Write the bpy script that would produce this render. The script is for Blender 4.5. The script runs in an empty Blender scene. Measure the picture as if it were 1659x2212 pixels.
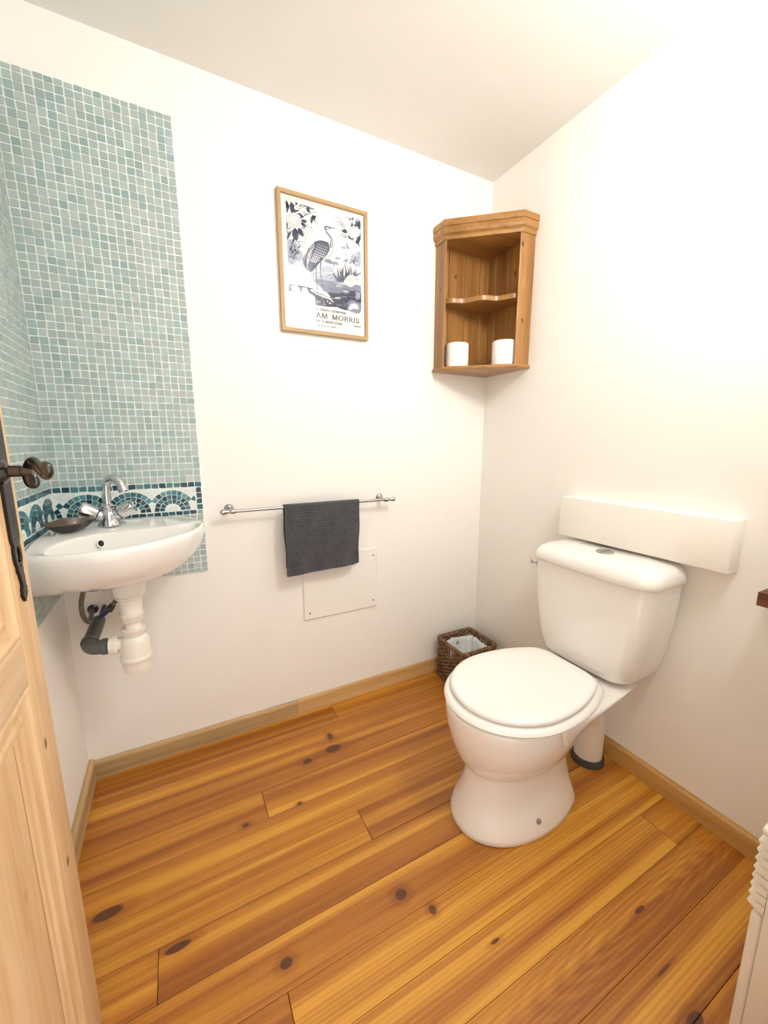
import bpy, bmesh, math, random
from mathutils import Vector, Matrix
C = bpy.context.scene.collection
PI = math.pi
R_ = random.Random(7)

# ------------------------------------------------------------------ helpers
def lin(h):
    h = h.lstrip('#'); o = []
    for i in (0, 2, 4):
        c = int(h[i:i+2], 16) / 255
        o.append(c / 12.92 if c <= .04045 else ((c + .055) / 1.055) ** 2.4)
    return (*o, 1.0)

def link(o, parent=None):
    C.objects.link(o)
    if parent is not None:
        o.parent = parent
        if parent.type == 'EMPTY':
            o.location = -parent.location
    return o

def mesh(name, vs, fs, mat=None, parent=None, smooth=True, angle=38):
    me = bpy.data.meshes.new(name)
    me.from_pydata([tuple(v) for v in vs], [], fs)
    me.validate(); me.update()
    bm = bmesh.new(); bm.from_mesh(me)
    bmesh.ops.recalc_face_normals(bm, faces=bm.faces); bm.to_mesh(me); bm.free()
    if smooth:
        me.polygons.foreach_set('use_smooth', [True] * len(me.polygons))
        me.set_sharp_from_angle(angle=math.radians(angle))
    o = bpy.data.objects.new(name, me)
    if mat: me.materials.append(mat)
    return link(o, parent)

class G:
    """collects shapes for one mesh"""
    def __init__(s): s.v = []; s.f = []
    def add(s, vs, fs):
        n = len(s.v); s.v += [Vector(v) for v in vs]; s.f += [tuple(i + n for i in f) for f in fs]; return s
    def build(s, name, mat, parent=None, smooth=True, angle=38): return mesh(name, s.v, s.f, mat, parent, smooth, angle)
    def box(s, a, b, bev=0.0, seg=2, M=None):
        bm = bmesh.new(); bmesh.ops.create_cube(bm, size=1)
        a = Vector(a); b = Vector(b)
        for v in bm.verts:
            v.co = Vector([(a[i] + b[i]) / 2 + v.co[i] * abs(b[i] - a[i]) for i in range(3)])
        if bev > 0: bmesh.ops.bevel(bm, geom=bm.edges[:], offset=bev, segments=seg, profile=.5, affect='EDGES')
        if M is not None: bmesh.ops.transform(bm, matrix=M, verts=bm.verts)
        bm.verts.index_update()
        s.add([v.co.copy() for v in bm.verts], [[v.index for v in f.verts] for f in bm.faces]); bm.free(); return s
    def rings(s, rs, cap0=True, cap1=True, closed=True):
        n = len(rs[0]); vs = [p for r in rs for p in r]; fs = []
        for i in range(len(rs) - 1):
            for j in range(n if closed else n - 1):
                k = (j + 1) % n
                fs.append((i*n+j, i*n+k, (i+1)*n+k, (i+1)*n+j))
        if cap0: fs.append(tuple(range(n))[::-1])
        if cap1: fs.append(tuple((len(rs)-1)*n + j for j in range(n)))
        return s.add(vs, fs)
    def lathe(s, prof, M=None, seg=32, cap0=True, cap1=True):
        M = M or Matrix()
        rs = [[M @ Vector((r*math.cos(2*PI*j/seg), r*math.sin(2*PI*j/seg), z)) for j in range(seg)] for r, z in prof]
        return s.rings(rs, cap0, cap1)
    def tube(s, pts, r, seg=10, cap=True):
        pts = [Vector(p) for p in pts]; n = len(pts)
        rad = r if isinstance(r, (list, tuple)) else [r] * n
        T = [(pts[min(i+1, n-1)] - pts[max(i-1, 0)]).normalized() for i in range(n)]
        a = Vector((0, 0, 1)) if abs(T[0].z) < .9 else Vector((1, 0, 0))
        N = (a - T[0] * a.dot(T[0])).normalized(); rs = []
        for i in range(n):
            N = (N - T[i] * N.dot(T[i])).normalized(); B = T[i].cross(N)
            rs.append([pts[i] + (N*math.cos(2*PI*j/seg) + B*math.sin(2*PI*j/seg)) * rad[i] for j in range(seg)])
        return s.rings(rs, cap, cap)
    def prism(s, poly, d, M=None):
        """poly in local xy, extruded along z by d"""
        M = M or Matrix()
        return s.rings([[M @ Vector((x, y, 0)) for x, y in poly], [M @ Vector((x, y, d)) for x, y in poly]])

def spline(pts, k=6, closed=False):
    pts = [Vector(p) for p in pts]; n = len(pts); out = []
    for i in range(n if closed else n - 1):
        if closed: p0, p1, p2, p3 = pts[i-1], pts[i], pts[(i+1) % n], pts[(i+2) % n]
        else: p0, p1, p2, p3 = pts[max(i-1, 0)], pts[i], pts[i+1], pts[min(i+2, n-1)]
        for j in range(k):
            t = j / k
            out.append(.5*((2*p1) + (p2-p0)*t + (2*p0-5*p1+4*p2-p3)*t*t + (3*p1-p0-3*p2+p3)*t**3))
    if not closed: out.append(pts[-1])
    return out

def axis_matrix(p, d):
    """local z -> d at p"""
    q = Vector((0, 0, 1)).rotation_difference(Vector(d).normalized())
    return Matrix.Translation(Vector(p)) @ q.to_matrix().to_4x4()

def thing(name, label, cat, loc=(0, 0, 0), group=None):
    o = bpy.data.objects.new(name, None); C.objects.link(o); o.location = loc
    o.empty_display_size = .05
    return tag(o, label, cat, group)

def tag(o, label, cat, group=None):
    o['label'] = label; o['category'] = cat
    if group: o['group'] = group
    return o

def struct(o, label=None):
    o['kind'] = 'structure'
    if label: o['label'] = label
    return o

def dup(o, off, parent=None):
    c = o.copy(); C.objects.link(c); c.parent = parent if parent is not None else o.parent
    c.location = o.location + Vector(off); return c

# ------------------------------------------------------------------ materials
class NT:
    def __init__(s, name):
        s.m = bpy.data.materials.new(name); s.m.use_nodes = True
        s.t = s.m.node_tree; s.b = s.t.nodes['Principled BSDF']
    def n(s, ty, **kw):
        x = s.t.nodes.new(ty)
        for k, v in kw.items():
            if k.startswith('i_'):
                x.inputs[k[2:].replace('_', ' ')].default_value = v
            else: setattr(x, k, v)
        return x
    def l(s, a, b): s.t.links.new(a, b)
    def math(s, op, a, b=None, clamp=False):
        x = s.n('ShaderNodeMath', operation=op, use_clamp=clamp)
        for i, v in enumerate((a, b)):
            if v is None: continue
            if isinstance(v, (int, float)): x.inputs[i].default_value = v
            else: s.l(v, x.inputs[i])
        return x.outputs[0]
    def mix(s, f, a, b, mode='MIX'):
        x = s.n('ShaderNodeMix', data_type='RGBA', blend_type=mode)
        for sock, v in ((x.inputs[0], f), (x.inputs[6], a), (x.inputs[7], b)):
            if isinstance(v, (int, float)): sock.default_value = v
            elif isinstance(v, tuple): sock.default_value = v
            else: s.l(v, sock)
        return x.outputs[2]
    def ramp(s, f, stops):
        x = s.n('ShaderNodeValToRGB'); e = x.color_ramp.elements
        while len(e) < len(stops): e.new(.5)
        for el, (p, c) in zip(e, stops): el.position = p; el.color = c
        s.l(f, x.inputs[0]); return x.outputs[0]
    def noise(s, vec, scale, detail=3, rough=.5, dist=0):
        x = s.n('ShaderNodeTexNoise'); x.inputs['Scale'].default_value = scale
        x.inputs['Detail'].default_value = detail; x.inputs['Roughness'].default_value = rough
        x.inputs['Distortion'].default_value = dist
        if vec is not None: s.l(vec, x.inputs['Vector'])
        return x.outputs['Fac']
    def coord(s, scale=(1, 1, 1), rot=(0, 0, 0)):
        c = s.n('ShaderNodeTexCoord'); m = s.n('ShaderNodeMapping')
        m.inputs['Scale'].default_value = scale; m.inputs['Rotation'].default_value = rot
        s.l(c.outputs['Object'], m.inputs['Vector']); return m.outputs[0]
    def bump(s, h, strength=.2, dist=.002):
        b = s.n('ShaderNodeBump'); b.inputs['Strength'].default_value = strength; b.inputs['Distance'].default_value = dist
        s.l(h, b.inputs['Height']); s.l(b.outputs[0], s.b.inputs['Normal'])

def plain(name, col, rough=.5, metal=0, coat=0, bump=None, var=0, spec=None):
    k = NT(name); b = k.b
    b.inputs['Base Color'].default_value = lin(col); b.inputs['Roughness'].default_value = rough
    b.inputs['Metallic'].default_value = metal; b.inputs['Coat Weight'].default_value = coat
    if coat: b.inputs['Coat Roughness'].default_value = .04
    if spec is not None: b.inputs['Specular IOR Level'].default_value = spec
    co = k.coord()
    if var:
        f = k.noise(co, 6, 4)
        c = lin(col); d = tuple(x * (1 - var) for x in c[:3]) + (1,)
        k.l(k.mix(f, d, c), b.inputs['Base Color'])
    if bump: k.bump(k.noise(co, bump[0], 3), bump[1], bump[2])
    return k.m

def wood(name, light, dark, axis, rough=.45, knots=(), fine=.35, coat=0.0, freq=1.0):
    """grain runs along axis; knots: (centre, radius) in world metres"""
    k = NT(name); b = k.b
    sc = [22 * freq] * 3; sc[axis] = 1.1 * freq
    sf = [160] * 3; sf[axis] = 5
    n1 = k.noise(k.coord(tuple(sc)), 1.0, 3, .55, .6)
    n2 = k.noise(k.coord(tuple(sf)), 1.0, 2, .6)
    f = k.math('ADD', k.math('MULTIPLY', n1, 1 - fine), k.math('MULTIPLY', n2, fine))
    col = k.ramp(f, [(.36, lin(dark)), (.62, lin(light))])
    tc = k.n('ShaderNodeTexCoord')
    kc = tuple(x * .16 for x in lin(dark)[:3]) + (1,)
    for c, r in knots:
        d = k.n('ShaderNodeVectorMath', operation='SUBTRACT'); k.l(tc.outputs['Object'], d.inputs[0]); d.inputs[1].default_value = c
        e = k.n('ShaderNodeVectorMath', operation='MULTIPLY'); k.l(d.outputs[0], e.inputs[0])
        s = [1 / r] * 3; s[axis] = .6 / r; e.inputs[1].default_value = s
        ln = k.n('ShaderNodeVectorMath', operation='LENGTH'); k.l(e.outputs[0], ln.inputs[0])
        mr = k.n('ShaderNodeMapRange', interpolation_type='SMOOTHSTEP'); k.l(ln.outputs['Value'], mr.inputs[0])
        mr.inputs[1].default_value = .35; mr.inputs[2].default_value = 1.15; mr.inputs[3].default_value = .9; mr.inputs[4].default_value = 0
        col = k.mix(mr.outputs[0], col, kc)
    k.l(col, b.inputs['Base Color']); b.inputs['Roughness'].default_value = rough
    b.inputs['Coat Weight'].default_value = coat; b.inputs['Coat Roughness'].default_value = .25
    k.bump(n2, .12, .001)
    return k.m

WALLC = '#EFEEEB'
M = {}
M['wall'] = plain('painted_plaster', WALLC, .62, bump=(140, .10, .0012))
M['ceil'] = plain('painted_ceiling', '#E6E5E2', .7, bump=(90, .10, .0012))
M['ceramic'] = plain('white_ceramic', '#EDEBE8', .12, coat=.6, spec=.5)
M['seat'] = plain('white_seat_plastic', '#F0EFED', .16, coat=.4)
M['plastic'] = plain('white_pvc', '#EDE8E0', .38)
M['chrome'] = plain('polished_chrome', '#D4D6DA', .09, metal=1)
M['steel'] = plain('brushed_steel', '#B9BABC', .30, metal=1)
M['iron'] = plain('forged_iron', '#37332F', .36, metal=.85, bump=(90, .25, .001), var=.35)
M['handle'] = plain('aged_nickel', '#626161', .24, metal=1, var=.3)
M['dark'] = plain('dark_hole', '#1B1A19', .8)
M['greypvc'] = plain('grey_pvc', '#5A5C58', .42)
M['rubber'] = plain('grey_rubber', '#4A4640', .7)
M['paper'] = plain('white_tissue', '#F4F3F1', .95, bump=(260, .35, .001))
M['foam'] = plain('white_polystyrene', '#F1EEE9', .9, bump=(420, .35, .0015))
M['board'] = plain('white_painted_board', '#EDECE8', .4)
M['heater'] = plain('white_enamel', '#E6E1D8', .4)
M['bolt'] = plain('grey_bolt_cap', '#8A8A88', .45)
M['bag'] = plain('white_bag_film', '#D9DBDC', .35, bump=(30, .5, .01))
M['ink'] = plain('bag_print', '#3A4140', .6)
M['shell'] = plain('shell_outside', '#1D1912', .32, coat=.1, var=.5)
M['pearl'] = plain('shell_inside', '#5C4A38', .38, coat=.1, var=.45)
M['grout'] = plain('white_grout', '#E4ECE8', .8, bump=(300, .3, .001))
M['blue'] = plain('blue_sleeve', '#23305E', .5)
M['dial'] = plain('tap_black_line', '#17171C', .4)
M['fabric_edge'] = plain('towel_hem', '#4B4A50', .95)

k = NT('mosaic_glaze'); a = k.n('ShaderNodeVertexColor', layer_name='tile_colour')
k.l(k.mix(k.math('MULTIPLY', k.noise(k.coord(), 110, 3), .45), a.outputs[0], (.85, .88, .88, 1), 'MULTIPLY'), k.b.inputs['Base Color'])
k.b.inputs['Roughness'].default_value = .3; k.b.inputs['Coat Weight'].default_value = .12; k.bump(k.noise(k.coord(), 60, 2), .12, .002)
M['mosaic'] = k.m

k = NT('charcoal_terry'); co = k.coord()
n = k.noise(co, 420, 3, .7); n2 = k.noise(co, 60, 3)
f = k.math('ADD', k.math('MULTIPLY', n, .6), k.math('MULTIPLY', n2, .4))
k.l(k.ramp(f, [(.3, lin('#242428')), (.7, lin('#54545B'))]), k.b.inputs['Base Color'])
k.b.inputs['Roughness'].default_value = 1; k.b.inputs['Sheen Weight'].default_value = .35; k.bump(n, .8, .004)
M['towel'] = k.m

k = NT('wicker'); co = k.coord()
k.l(k.ramp(k.noise(co, 45, 4, .6), [(.3, lin('#4A3321')), (.55, lin('#7C5B3B')), (.75, lin('#A07F58'))]), k.b.inputs['Base Color'])
k.b.inputs['Roughness'].default_value = .55; k.bump(k.noise(co, 300, 2), .3, .001)
M['wicker'] = k.m

k = NT('braided_hose'); co = k.coord()
v = k.n('ShaderNodeTexVoronoi'); v.inputs['Scale'].default_value = 520; k.l(co, v.inputs['Vector'])
k.l(k.ramp(v.outputs['Distance'], [(.15, lin('#A79F94')), (.7, lin('#4A433D'))]), k.b.inputs['Base Color'])
k.b.inputs['Metallic'].default_value = .5; k.b.inputs['Roughness'].default_value = .4; k.bump(v.outputs['Distance'], .5, .001)
M['hose'] = k.m

k = NT('clear_glass'); t = k.t; out = t.nodes['Material Output']
tr = k.n('ShaderNodeBsdfTransparent'); gl = k.n('ShaderNodeBsdfGlossy'); gl.inputs['Roughness'].default_value = .03
fr = k.n('ShaderNodeFresnel'); fr.inputs['IOR'].default_value = 1.5; mx = k.n('ShaderNodeMixShader')
k.l(fr.outputs[0], mx.inputs[0]); k.l(tr.outputs[0], mx.inputs[1]); k.l(gl.outputs[0], mx.inputs[2]); k.l(mx.outputs[0], out.inputs[0])
t.nodes.remove(k.b); M['glass'] = k.m

k = NT('lit_opal_glass')
k.b.inputs['Base Color'].default_value = lin('#FFFFFF')
k.b.inputs['Emission Color'].default_value = (1.0, .985, .93, 1)
k.b.inputs['Emission Strength'].default_value = LAMP = 36.0
M['opal'] = k.m

M['door'] = wood('pale_pine', '#E2C49C', '#CBA678', 2, .5, knots=[((-.23, .70, .40), .012), ((-.23, .66, .55), .014), ((-.23, .735, .30), .007), ((-.23, .79, .70), .008), ((-.23, .80, .45), .007), ((-.23, .735, .86), .006)], fine=.3)
M['doorrail'] = wood('pale_pine_rail', '#E4C8A4', '#CDAA7E', 1, .5, fine=.3)
M['skirt'] = wood('grey_pine_strip', '#BFA273', '#9A8058', 0, .55)
M['skirt2'] = wood('yellow_pine_strip', '#CFAC74', '#B58F58', 0, .55)
M['skirtB'] = wood('yellow_pine_strip_side', '#C79F5E', '#AE8346', 1, .55)
M['skirtW'] = wood('grey_pine_strip_side', '#BFA273', '#9A8058', 1, .55)
ck = [((1.20, 1.585, 1.93), .0085), ((1.392, 1.42, 1.92), .009), ((1.392, 1.47, 1.84), .010), ((1.335, 1.327, 1.99), .008), ((1.355, 1.325, 1.70), .007), ((1.15, 1.585, 1.62), .008), ((1.12, 1.585, 1.60), .009), ((1.093, 1.555, 1.85), .006)]
M['cab'] = wood('honey_pine', '#A87A42', '#80562A', 2, .34, knots=ck, coat=.25)
M['cabh'] = wood('honey_pine_flat', '#AB7D43', '#855A2B', 0, .34, knots=[((1.285, 1.33, 2.083), .009)], coat=.25)
M['poster_wood'] = wood('light_oak', '#B3956A', '#9E7E52', 2, .5)
M['poster_woodh'] = wood('light_oak_across', '#B3956A', '#9E7E52', 0, .5)
M['teak'] = wood('dark_teak', '#7A4526', '#4A2513', 1, .4)

# floor
KN = [(.478, 1.396, .012, .02), (.466, 1.327, .034, .020), (.357, 1.313, .018, .013), (.28, 1.151, .010, .006), (.108, 1.154, .012, .007),
      (-.247, 1.068, .036, .015), (-.087, .906, .030, .010), (.445, .755, .017, .014), (.500, .686, .010, .012), (.136, .755, .015, .012),
      (.976, .436, .020, .005), (.902, .339, .026, .0026), (.872, .262, .026, .012), (.597, .56, .014, .004)]
k = NT('varnished_pine_planks'); b = k.b
geo = k.n('ShaderNodeTexCoord'); sep = k.n('ShaderNodeSeparateXYZ'); k.l(geo.outputs['Object'], sep.inputs[0])
X, Y = sep.outputs[0], sep.outputs[1]
at = k.n('ShaderNodeVertexColor', layer_name='plank'); s2 = k.n('ShaderNodeSeparateColor'); k.l(at.outputs[0], s2.inputs[0])
tone, off, hrt = s2.outputs[0], s2.outputs[1], s2.outputs[2]
Yw = Y; mask = None; halo = None
for (kx, ky, rx, ry) in KN:
    dx = k.math('DIVIDE', k.math('SUBTRACT', X, kx), rx); dy = k.math('DIVIDE', k.math('SUBTRACT', Y, ky), ry)
    d2 = k.math('ADD', k.math('MULTIPLY', dx, dx), k.math('MULTIPLY', dy, dy))
    dxx = k.math('MULTIPLY', dx, .3)
    e = k.math('DIVIDE', 1.0, k.math('ADD', k.math('ADD', k.math('MULTIPLY', dxx, dxx), k.math('MULTIPLY', dy, dy)), 1.0))
    # grain bends round a knot
    Yw = k.math('SUBTRACT', Yw, k.math('MULTIPLY', k.math('SUBTRACT', Y, ky), k.math('MULTIPLY', e, .75)))
    mr = k.n('ShaderNodeMapRange', interpolation_type='SMOOTHSTEP'); k.l(d2, mr.inputs[0])
    mr.inputs[1].default_value = .55; mr.inputs[2].default_value = 1.25; mr.inputs[3].default_value = 1; mr.inputs[4].default_value = 0
    mask = mr.outputs[0] if mask is None else k.math('MAXIMUM', mask, mr.outputs[0])
    mh = k.n('ShaderNodeMapRange', interpolation_type='SMOOTHSTEP'); k.l(d2, mh.inputs[0])
    mh.inputs[1].default_value = .8; mh.inputs[2].default_value = 7; mh.inputs[3].default_value = .55; mh.inputs[4].default_value = 0
    halo = mh.outputs[0] if halo is None else k.math('MAXIMUM', halo, mh.outputs[0])
def vec(sx, sy, so):
    c = k.n('ShaderNodeCombineXYZ')
    k.l(k.math('MULTIPLY', X, sx), c.inputs[0]); k.l(k.math('MULTIPLY', Yw, sy), c.inputs[1]); k.l(k.math('MULTIPLY', off, so), c.inputs[2])
    return c.outputs[0]
broad = k.noise(vec(.45, 24, 37), 1, 2, .4, .4)
mid = k.noise(vec(1.6, 95, 53), 1, 3, .55, .8)
fine = k.noise(vec(9, 420, 71), 1, 2, .6)
wv = k.n('ShaderNodeTexWave', wave_type='BANDS', bands_direction='Y'); wv.inputs['Scale'].default_value = 1.0
wv.inputs['Distortion'].default_value = 5.5; wv.inputs['Detail'].default_value = 2; wv.inputs['Detail Scale'].default_value = .6
k.l(vec(2.2, 34, 29), wv.inputs['Vector'])
f = k.math('ADD', k.math('MULTIPLY', broad, .62), k.math('MULTIPLY', mid, .24))
f = k.math('ADD', f, k.math('MULTIPLY', fine, .08))
f = k.math('ADD', f, k.math('MULTIPLY', k.math('MULTIPLY', wv.outputs['Fac'], hrt), .06))
f = k.math('ADD', f, k.math('MULTIPLY', k.math('SUBTRACT', tone, .5), .09))
f = k.math('SUBTRACT', f, k.math('MULTIPLY', halo, .12))
# flame figure of the flat-sawn plank at the lower right
ex = k.math('DIVIDE', k.math('SUBTRACT', X, .98), .26); ey = k.math('DIVIDE', k.math('SUBTRACT', Y, .430), .036)
ed = k.math('ADD', k.math('ADD', k.math('MULTIPLY', ex, ex), k.math('MULTIPLY', ey, ey)), k.math('MULTIPLY', mid, .9))
inp = k.math('MULTIPLY', k.math('GREATER_THAN', Y, .373), k.math('LESS_THAN', Y, .483))
fig = k.math('MULTIPLY', k.math('MULTIPLY', k.math('SINE', k.math('MULTIPLY', k.math('SQRT', ed), 26)), inp), k.math('DIVIDE', .040, k.math('ADD', 1.0, k.math('MULTIPLY', k.math('MULTIPLY', ed, ed), .10))))
f = k.math('ADD', f, fig)
col = k.ramp(f, [(.35, lin('#8E5115')), (.44, lin('#A6681D')), (.52, lin('#B97D27')), (.61, lin('#CF9636'))])
kc = k.mix(k.noise(geo.outputs['Object'], 130, 3), lin('#2A1307'), lin('#6A3A1C'))
col = k.mix(k.math('MULTIPLY', mask, .92), col, kc)
k.l(col, b.inputs['Base Color']); b.inputs['Roughness'].default_value = .42
b.inputs['Coat Weight'].default_value = .12; b.inputs['Coat Roughness'].default_value = .3
k.bump(k.math('ADD', k.math('MULTIPLY', fine, .5), mid), .10, .0015)
M['floor'] = k.m
M['gap'] = plain('dark_plank_gap', '#3A1D09', .9)

# ------------------------------------------------------------------ the room
XW, XE, YN, YS, ZC = -.357, 1.405, 1.598, .08, 2.366
def slab(name, a, b, m, label=None): return struct(G().box(a, b).build(name, m, smooth=False), label)
slab('wall_back', (XW - .1, YN, -.06), (XE + .1, YN + .1, ZC + .08), M['wall'], 'white painted back wall with poster and towel bar')
slab('wall_right', (XE, -.04, -.06), (XE + .1, YN, ZC + .08), M['wall'], 'white painted wall behind the toilet')
slab('wall_left', (XW - .1, -.04, -.06), (XW, YN, ZC + .08), M['wall'], 'white painted wall behind the open door')
slab('ceiling', (XW, -.04, ZC), (XE, YN, ZC + .08), M['ceil'], 'white flat ceiling')
DX0, DX1, DZ = -.272, .52, 2.06
g = G()
g.box((XW, -.04, 0), (DX0, YS, ZC)); g.box((DX1, -.04, 0), (XE, YS, ZC)); g.box((DX0, -.04, DZ), (DX1, YS, ZC))
struct(g.build('wall_front', M['wall'], smooth=False), 'white wall round the doorway')

ys = [1.597, 1.478, 1.367, 1.257, 1.146, 1.036, .925, .815, .704, .594, .483, .373, .262, .152, .041, -.04]
jts = {0: [.549], 3: [.177], 5: [.443], 6: [-.1285], 8: [.1265], 9: [1.252], 13: [.1]}
g = G(); cols = []
for i in range(len(ys) - 1):
    xs = [XW + .002] + jts.get(i, []) + [XE - .002]
    for j in range(len(xs) - 1):
        gp = .0011
        n0 = len(g.f)
        g.box((xs[j] + gp*.6, ys[i+1] + gp*.45, -.02), (xs[j+1] - gp*.6, ys[i] - gp*.45, 0), .0007, 1)
        c = (R_.random(), R_.random(), R_.choice((0, 0, .3, 1)), 1)
        if i == 10 : c = (.25, .31, 1, 1)
        cols += [c] * (len(g.f) - n0)
fl = g.build('floor', M['floor'], smooth=False)
ca = fl.data.color_attributes.new('plank', 'FLOAT_COLOR', 'CORNER')
for p in fl.data.polygons:
    for li in p.loop_indices: ca.data[li].color = cols[p.index]
struct(fl, 'varnished orange pine plank floor')
o = G().box((XW, -.04, -.06), (XE, YN, -.019)).build('subfloor', M['gap'], fl, smooth=False)

def skirting(name, prof, p0, p1, m, label):
    """prof in (depth from wall, z); swept p0 -> p1, depth towards n"""
    p0 = Vector(p0); p1 = Vector(p1); d = (p1 - p0).normalized(); nrm = Vector((-d.y, d.x, 0))
    rs = [[p + nrm * a + Vector((0, 0, z)) for a, z in prof] for p in (p0, p1)]
    return struct(G().rings(rs).build(name, m, smooth=False), label)
PR = [(.0005, .0005), (.0165, .0005), (.0165, .060), (.0145, .066), (.010, .069), (.0005, .069)]
skirting('baseboard_back', PR, (.3975, YN, 0), (XW + .017, YN, 0), M['skirt'], 'greyish pine baseboard left of the joint')
skirting('baseboard_back.001', [(a * .93, z * 1.02) for a, z in PR], (XE - .001, YN, 0), (.3985, YN, 0), M['skirt2'], 'yellower pine baseboard right of the joint')
skirting('baseboard_right', PR, (XE, YS + .001, 0), (XE, YN - .0185, 0), M['skirtB'], 'pine baseboard along the wall behind the toilet')
skirting('baseboard_left', [(a * 1.1, z * 1.12) for a, z in PR], (XW, YN - .001, 0), (XW, .10, 0), M['skirtW'], 'pine baseboard beside the open door')

# ------------------------------------------------------------------ door (opened against the left wall)
DF = -.23; DB = DF - .04; Y0, Y1 = .082, .843; DT = 2.035
door = struct(bpy.data.objects.new('door_1', None), 'open pale pine panelled door with black iron latch plate'); C.objects.link(door); door.location = (DF - .02, Y0, .006)
zr = [(.006, .135), (.823, .903), (1.90, DT)]
ST = .078
for a, b in ((Y1 - ST, Y1), (Y0, Y0 + ST)):
    G().box((DB, a, .006), (DF, b, DT), .002).build('stile', M['door'], door)
for a, b in zr:
    G().box((DB, Y0 + ST + .0004, a), (DF - .0002, Y1 - ST - .0004, b), .0016).build('rail', M['doorrail'], door)
for (a, b) in ((zr[0][1], zr[1][0]), (zr[1][1], zr[2][0])):
    ya, yb = Y0 + ST, Y1 - ST
    G().box((DB + .012, ya + .0005, a + .0005), (DF - .012, yb - .0005, b - .0005)).build('panel', M['door'], door, smooth=False)
    # moulding: profile (inset from the opening edge, height above the sunk panel)
    pf = [(0, .011), (.004, .0125), (.008, .0125), (.012, .009), (.020, .0062), (.030, .006), (.036, .0085), (.042, .0085), (.047, .005), (.054, .0035), (.058, .0005)]
    rs = []
    for ins, hh in pf:
        rs.append([Vector((DF - .012 + hh, y, z)) for y, z in ((ya + ins, a + ins), (yb - ins, a + ins), (yb - ins, b - ins), (ya + ins, b - ins))])
    G().rings(rs, False, False).build('moulding', M['door'], door, angle=20)

def flat_plate(name, polys, d, M4, mat, parent):
    cu = bpy.data.curves.new(name, 'CURVE'); cu.dimensions = '2D'; cu.fill_mode = 'BOTH'; cu.extrude = d / 2; cu.bevel_depth = .0006
    for poly in polys:
        sp = cu.splines.new('POLY'); sp.points.add(len(poly) - 1); sp.use_cyclic_u = True
        for p, (x, y) in zip(sp.points, poly): p.co = (x, y, 0, 1)
    t = bpy.data.objects.new('tmp', cu); C.objects.link(t)
    bpy.context.view_layer.update()
    me = bpy.data.meshes.new_from_object(t.evaluated_get(bpy.context.evaluated_depsgraph_get())); me.transform(M4)
    bpy.data.objects.remove(t); me.materials.clear(); me.materials.append(mat); me.name = name
    return link(bpy.data.objects.new(name, me), parent)
# plate outline: (half width, z)
half = [(.0000, .950), (.0035, .9535), (.0075, .9575), (.0110, .962), (.0085, .966), (.0105, .970), (.0068, .974), (.0060, .980), (.0085, .988), (.0076, .994),
        (.0098, 1.000), (.0108, 1.004), (.0088, 1.007), (.0125, 1.012), (.0150, 1.022), (.0148, 1.034), (.0120, 1.042), (.0165, 1.050), (.0172, 1.060)]
yc = .797
lo = half; hi = [(w, 2.31 - z) for w, z in reversed(half)]
side = lo + hi
tw = lambda z: .004 * math.sin((z - .95) * 60) if z < 1.0 else 0
poly = [(yc + w + tw(z), z) for w, z in side] + [(yc - w + tw(z), z) for w, z in reversed(side)]
eye = [(yc + .0085 * math.cos(t) * (1 - .3 * math.sin(t)), 1.0265 + .0135 * math.sin(t)) for t in [2*PI*i/16 for i in range(16)]]
eye2 = [(yc + .0028 * math.cos(t), 1.0085 + .0032 * math.sin(t)) for t in [2*PI*i/10 for i in range(10)]]
slot = [(yc + .001, 1.073), (yc + .004, 1.073), (yc + .0022, 1.077), (yc + .0022, 1.089), (yc + .004, 1.094), (yc + .0005, 1.094), (yc + .001, 1.089), (yc + .001, 1.077)]
MP = Matrix(((0, 0, 1, DF + .0022), (1, 0, 0, 0), (0, 1, 0, 0), (0, 0, 0, 1)))
plate = flat_plate('latch_plate', [poly, eye, eye2, slot], .003, MP, M['iron'], door)
bits = G().tube([(DF + .004, yc + .006, 1.019), (DF + .0045, yc + .003, 1.021), (DF + .0045, yc + .0005, 1.017)], .0016, 8)
bits.build('scroll', M['iron'], plate)
hx, hy, hz = DF, .786, 1.156
h = G()
h.lathe([(.0, .0025), (.019, .0025), (.0185, .006), (.014, .010), (.0095, .012), (.0085, .0125), (.0085, .026), (.0072, .0265), (.0072, .0285), (.0082, .029), (.008, .040), (.0, .041)], axis_matrix((hx, hy, hz), (1, 0, 0)), 24, False, True)
hdl = h.build('door_handle', M['handle'], door)
pth = [(-.194, .802, 1.146), (-.1925, .803, 1.139), (-.195, .803, 1.133), (-.199, .80, 1.1345), (-.2, .795, 1.144), (-.1965, .788, 1.159), (-.190, .777, 1.1685), (-.183, .765, 1.171), (-.174, .745, 1.164), (-.165, .725, 1.156), (-.158, .71, 1.153), (-.153, .70, 1.158), (-.1525, .697, 1.166), (-.156, .70, 1.1685), (-.1585, .704, 1.166)]
pp = spline(pth, 6)
rad = [.0032 + .0024 * math.sin(PI * min(1, (i + 6) / (len(pp) + 8))) for i in range(len(pp))]
lv = G().tube(pp, [r * 1.22 for r in rad], 12)
lv.tube([(-.189, .786, 1.156), (-.1955, .787, 1.158)], .0068, 12)
for e in (pp[0], pp[-1]): lv.lathe([(0, -.005), (.0037, -.0037), (.0053, 0), (.0037, .0037), (0, .0053)], Matrix.Translation(e), 12)
lv.build('lever', M['handle'], hdl)
for z in (.2, 1.75):
    G().lathe([(.006, -.04), (.006, .04)], Matrix.Translation((DF + .006, Y0 + .004, z)), 12).build('hinge', M['iron'], door)

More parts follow.
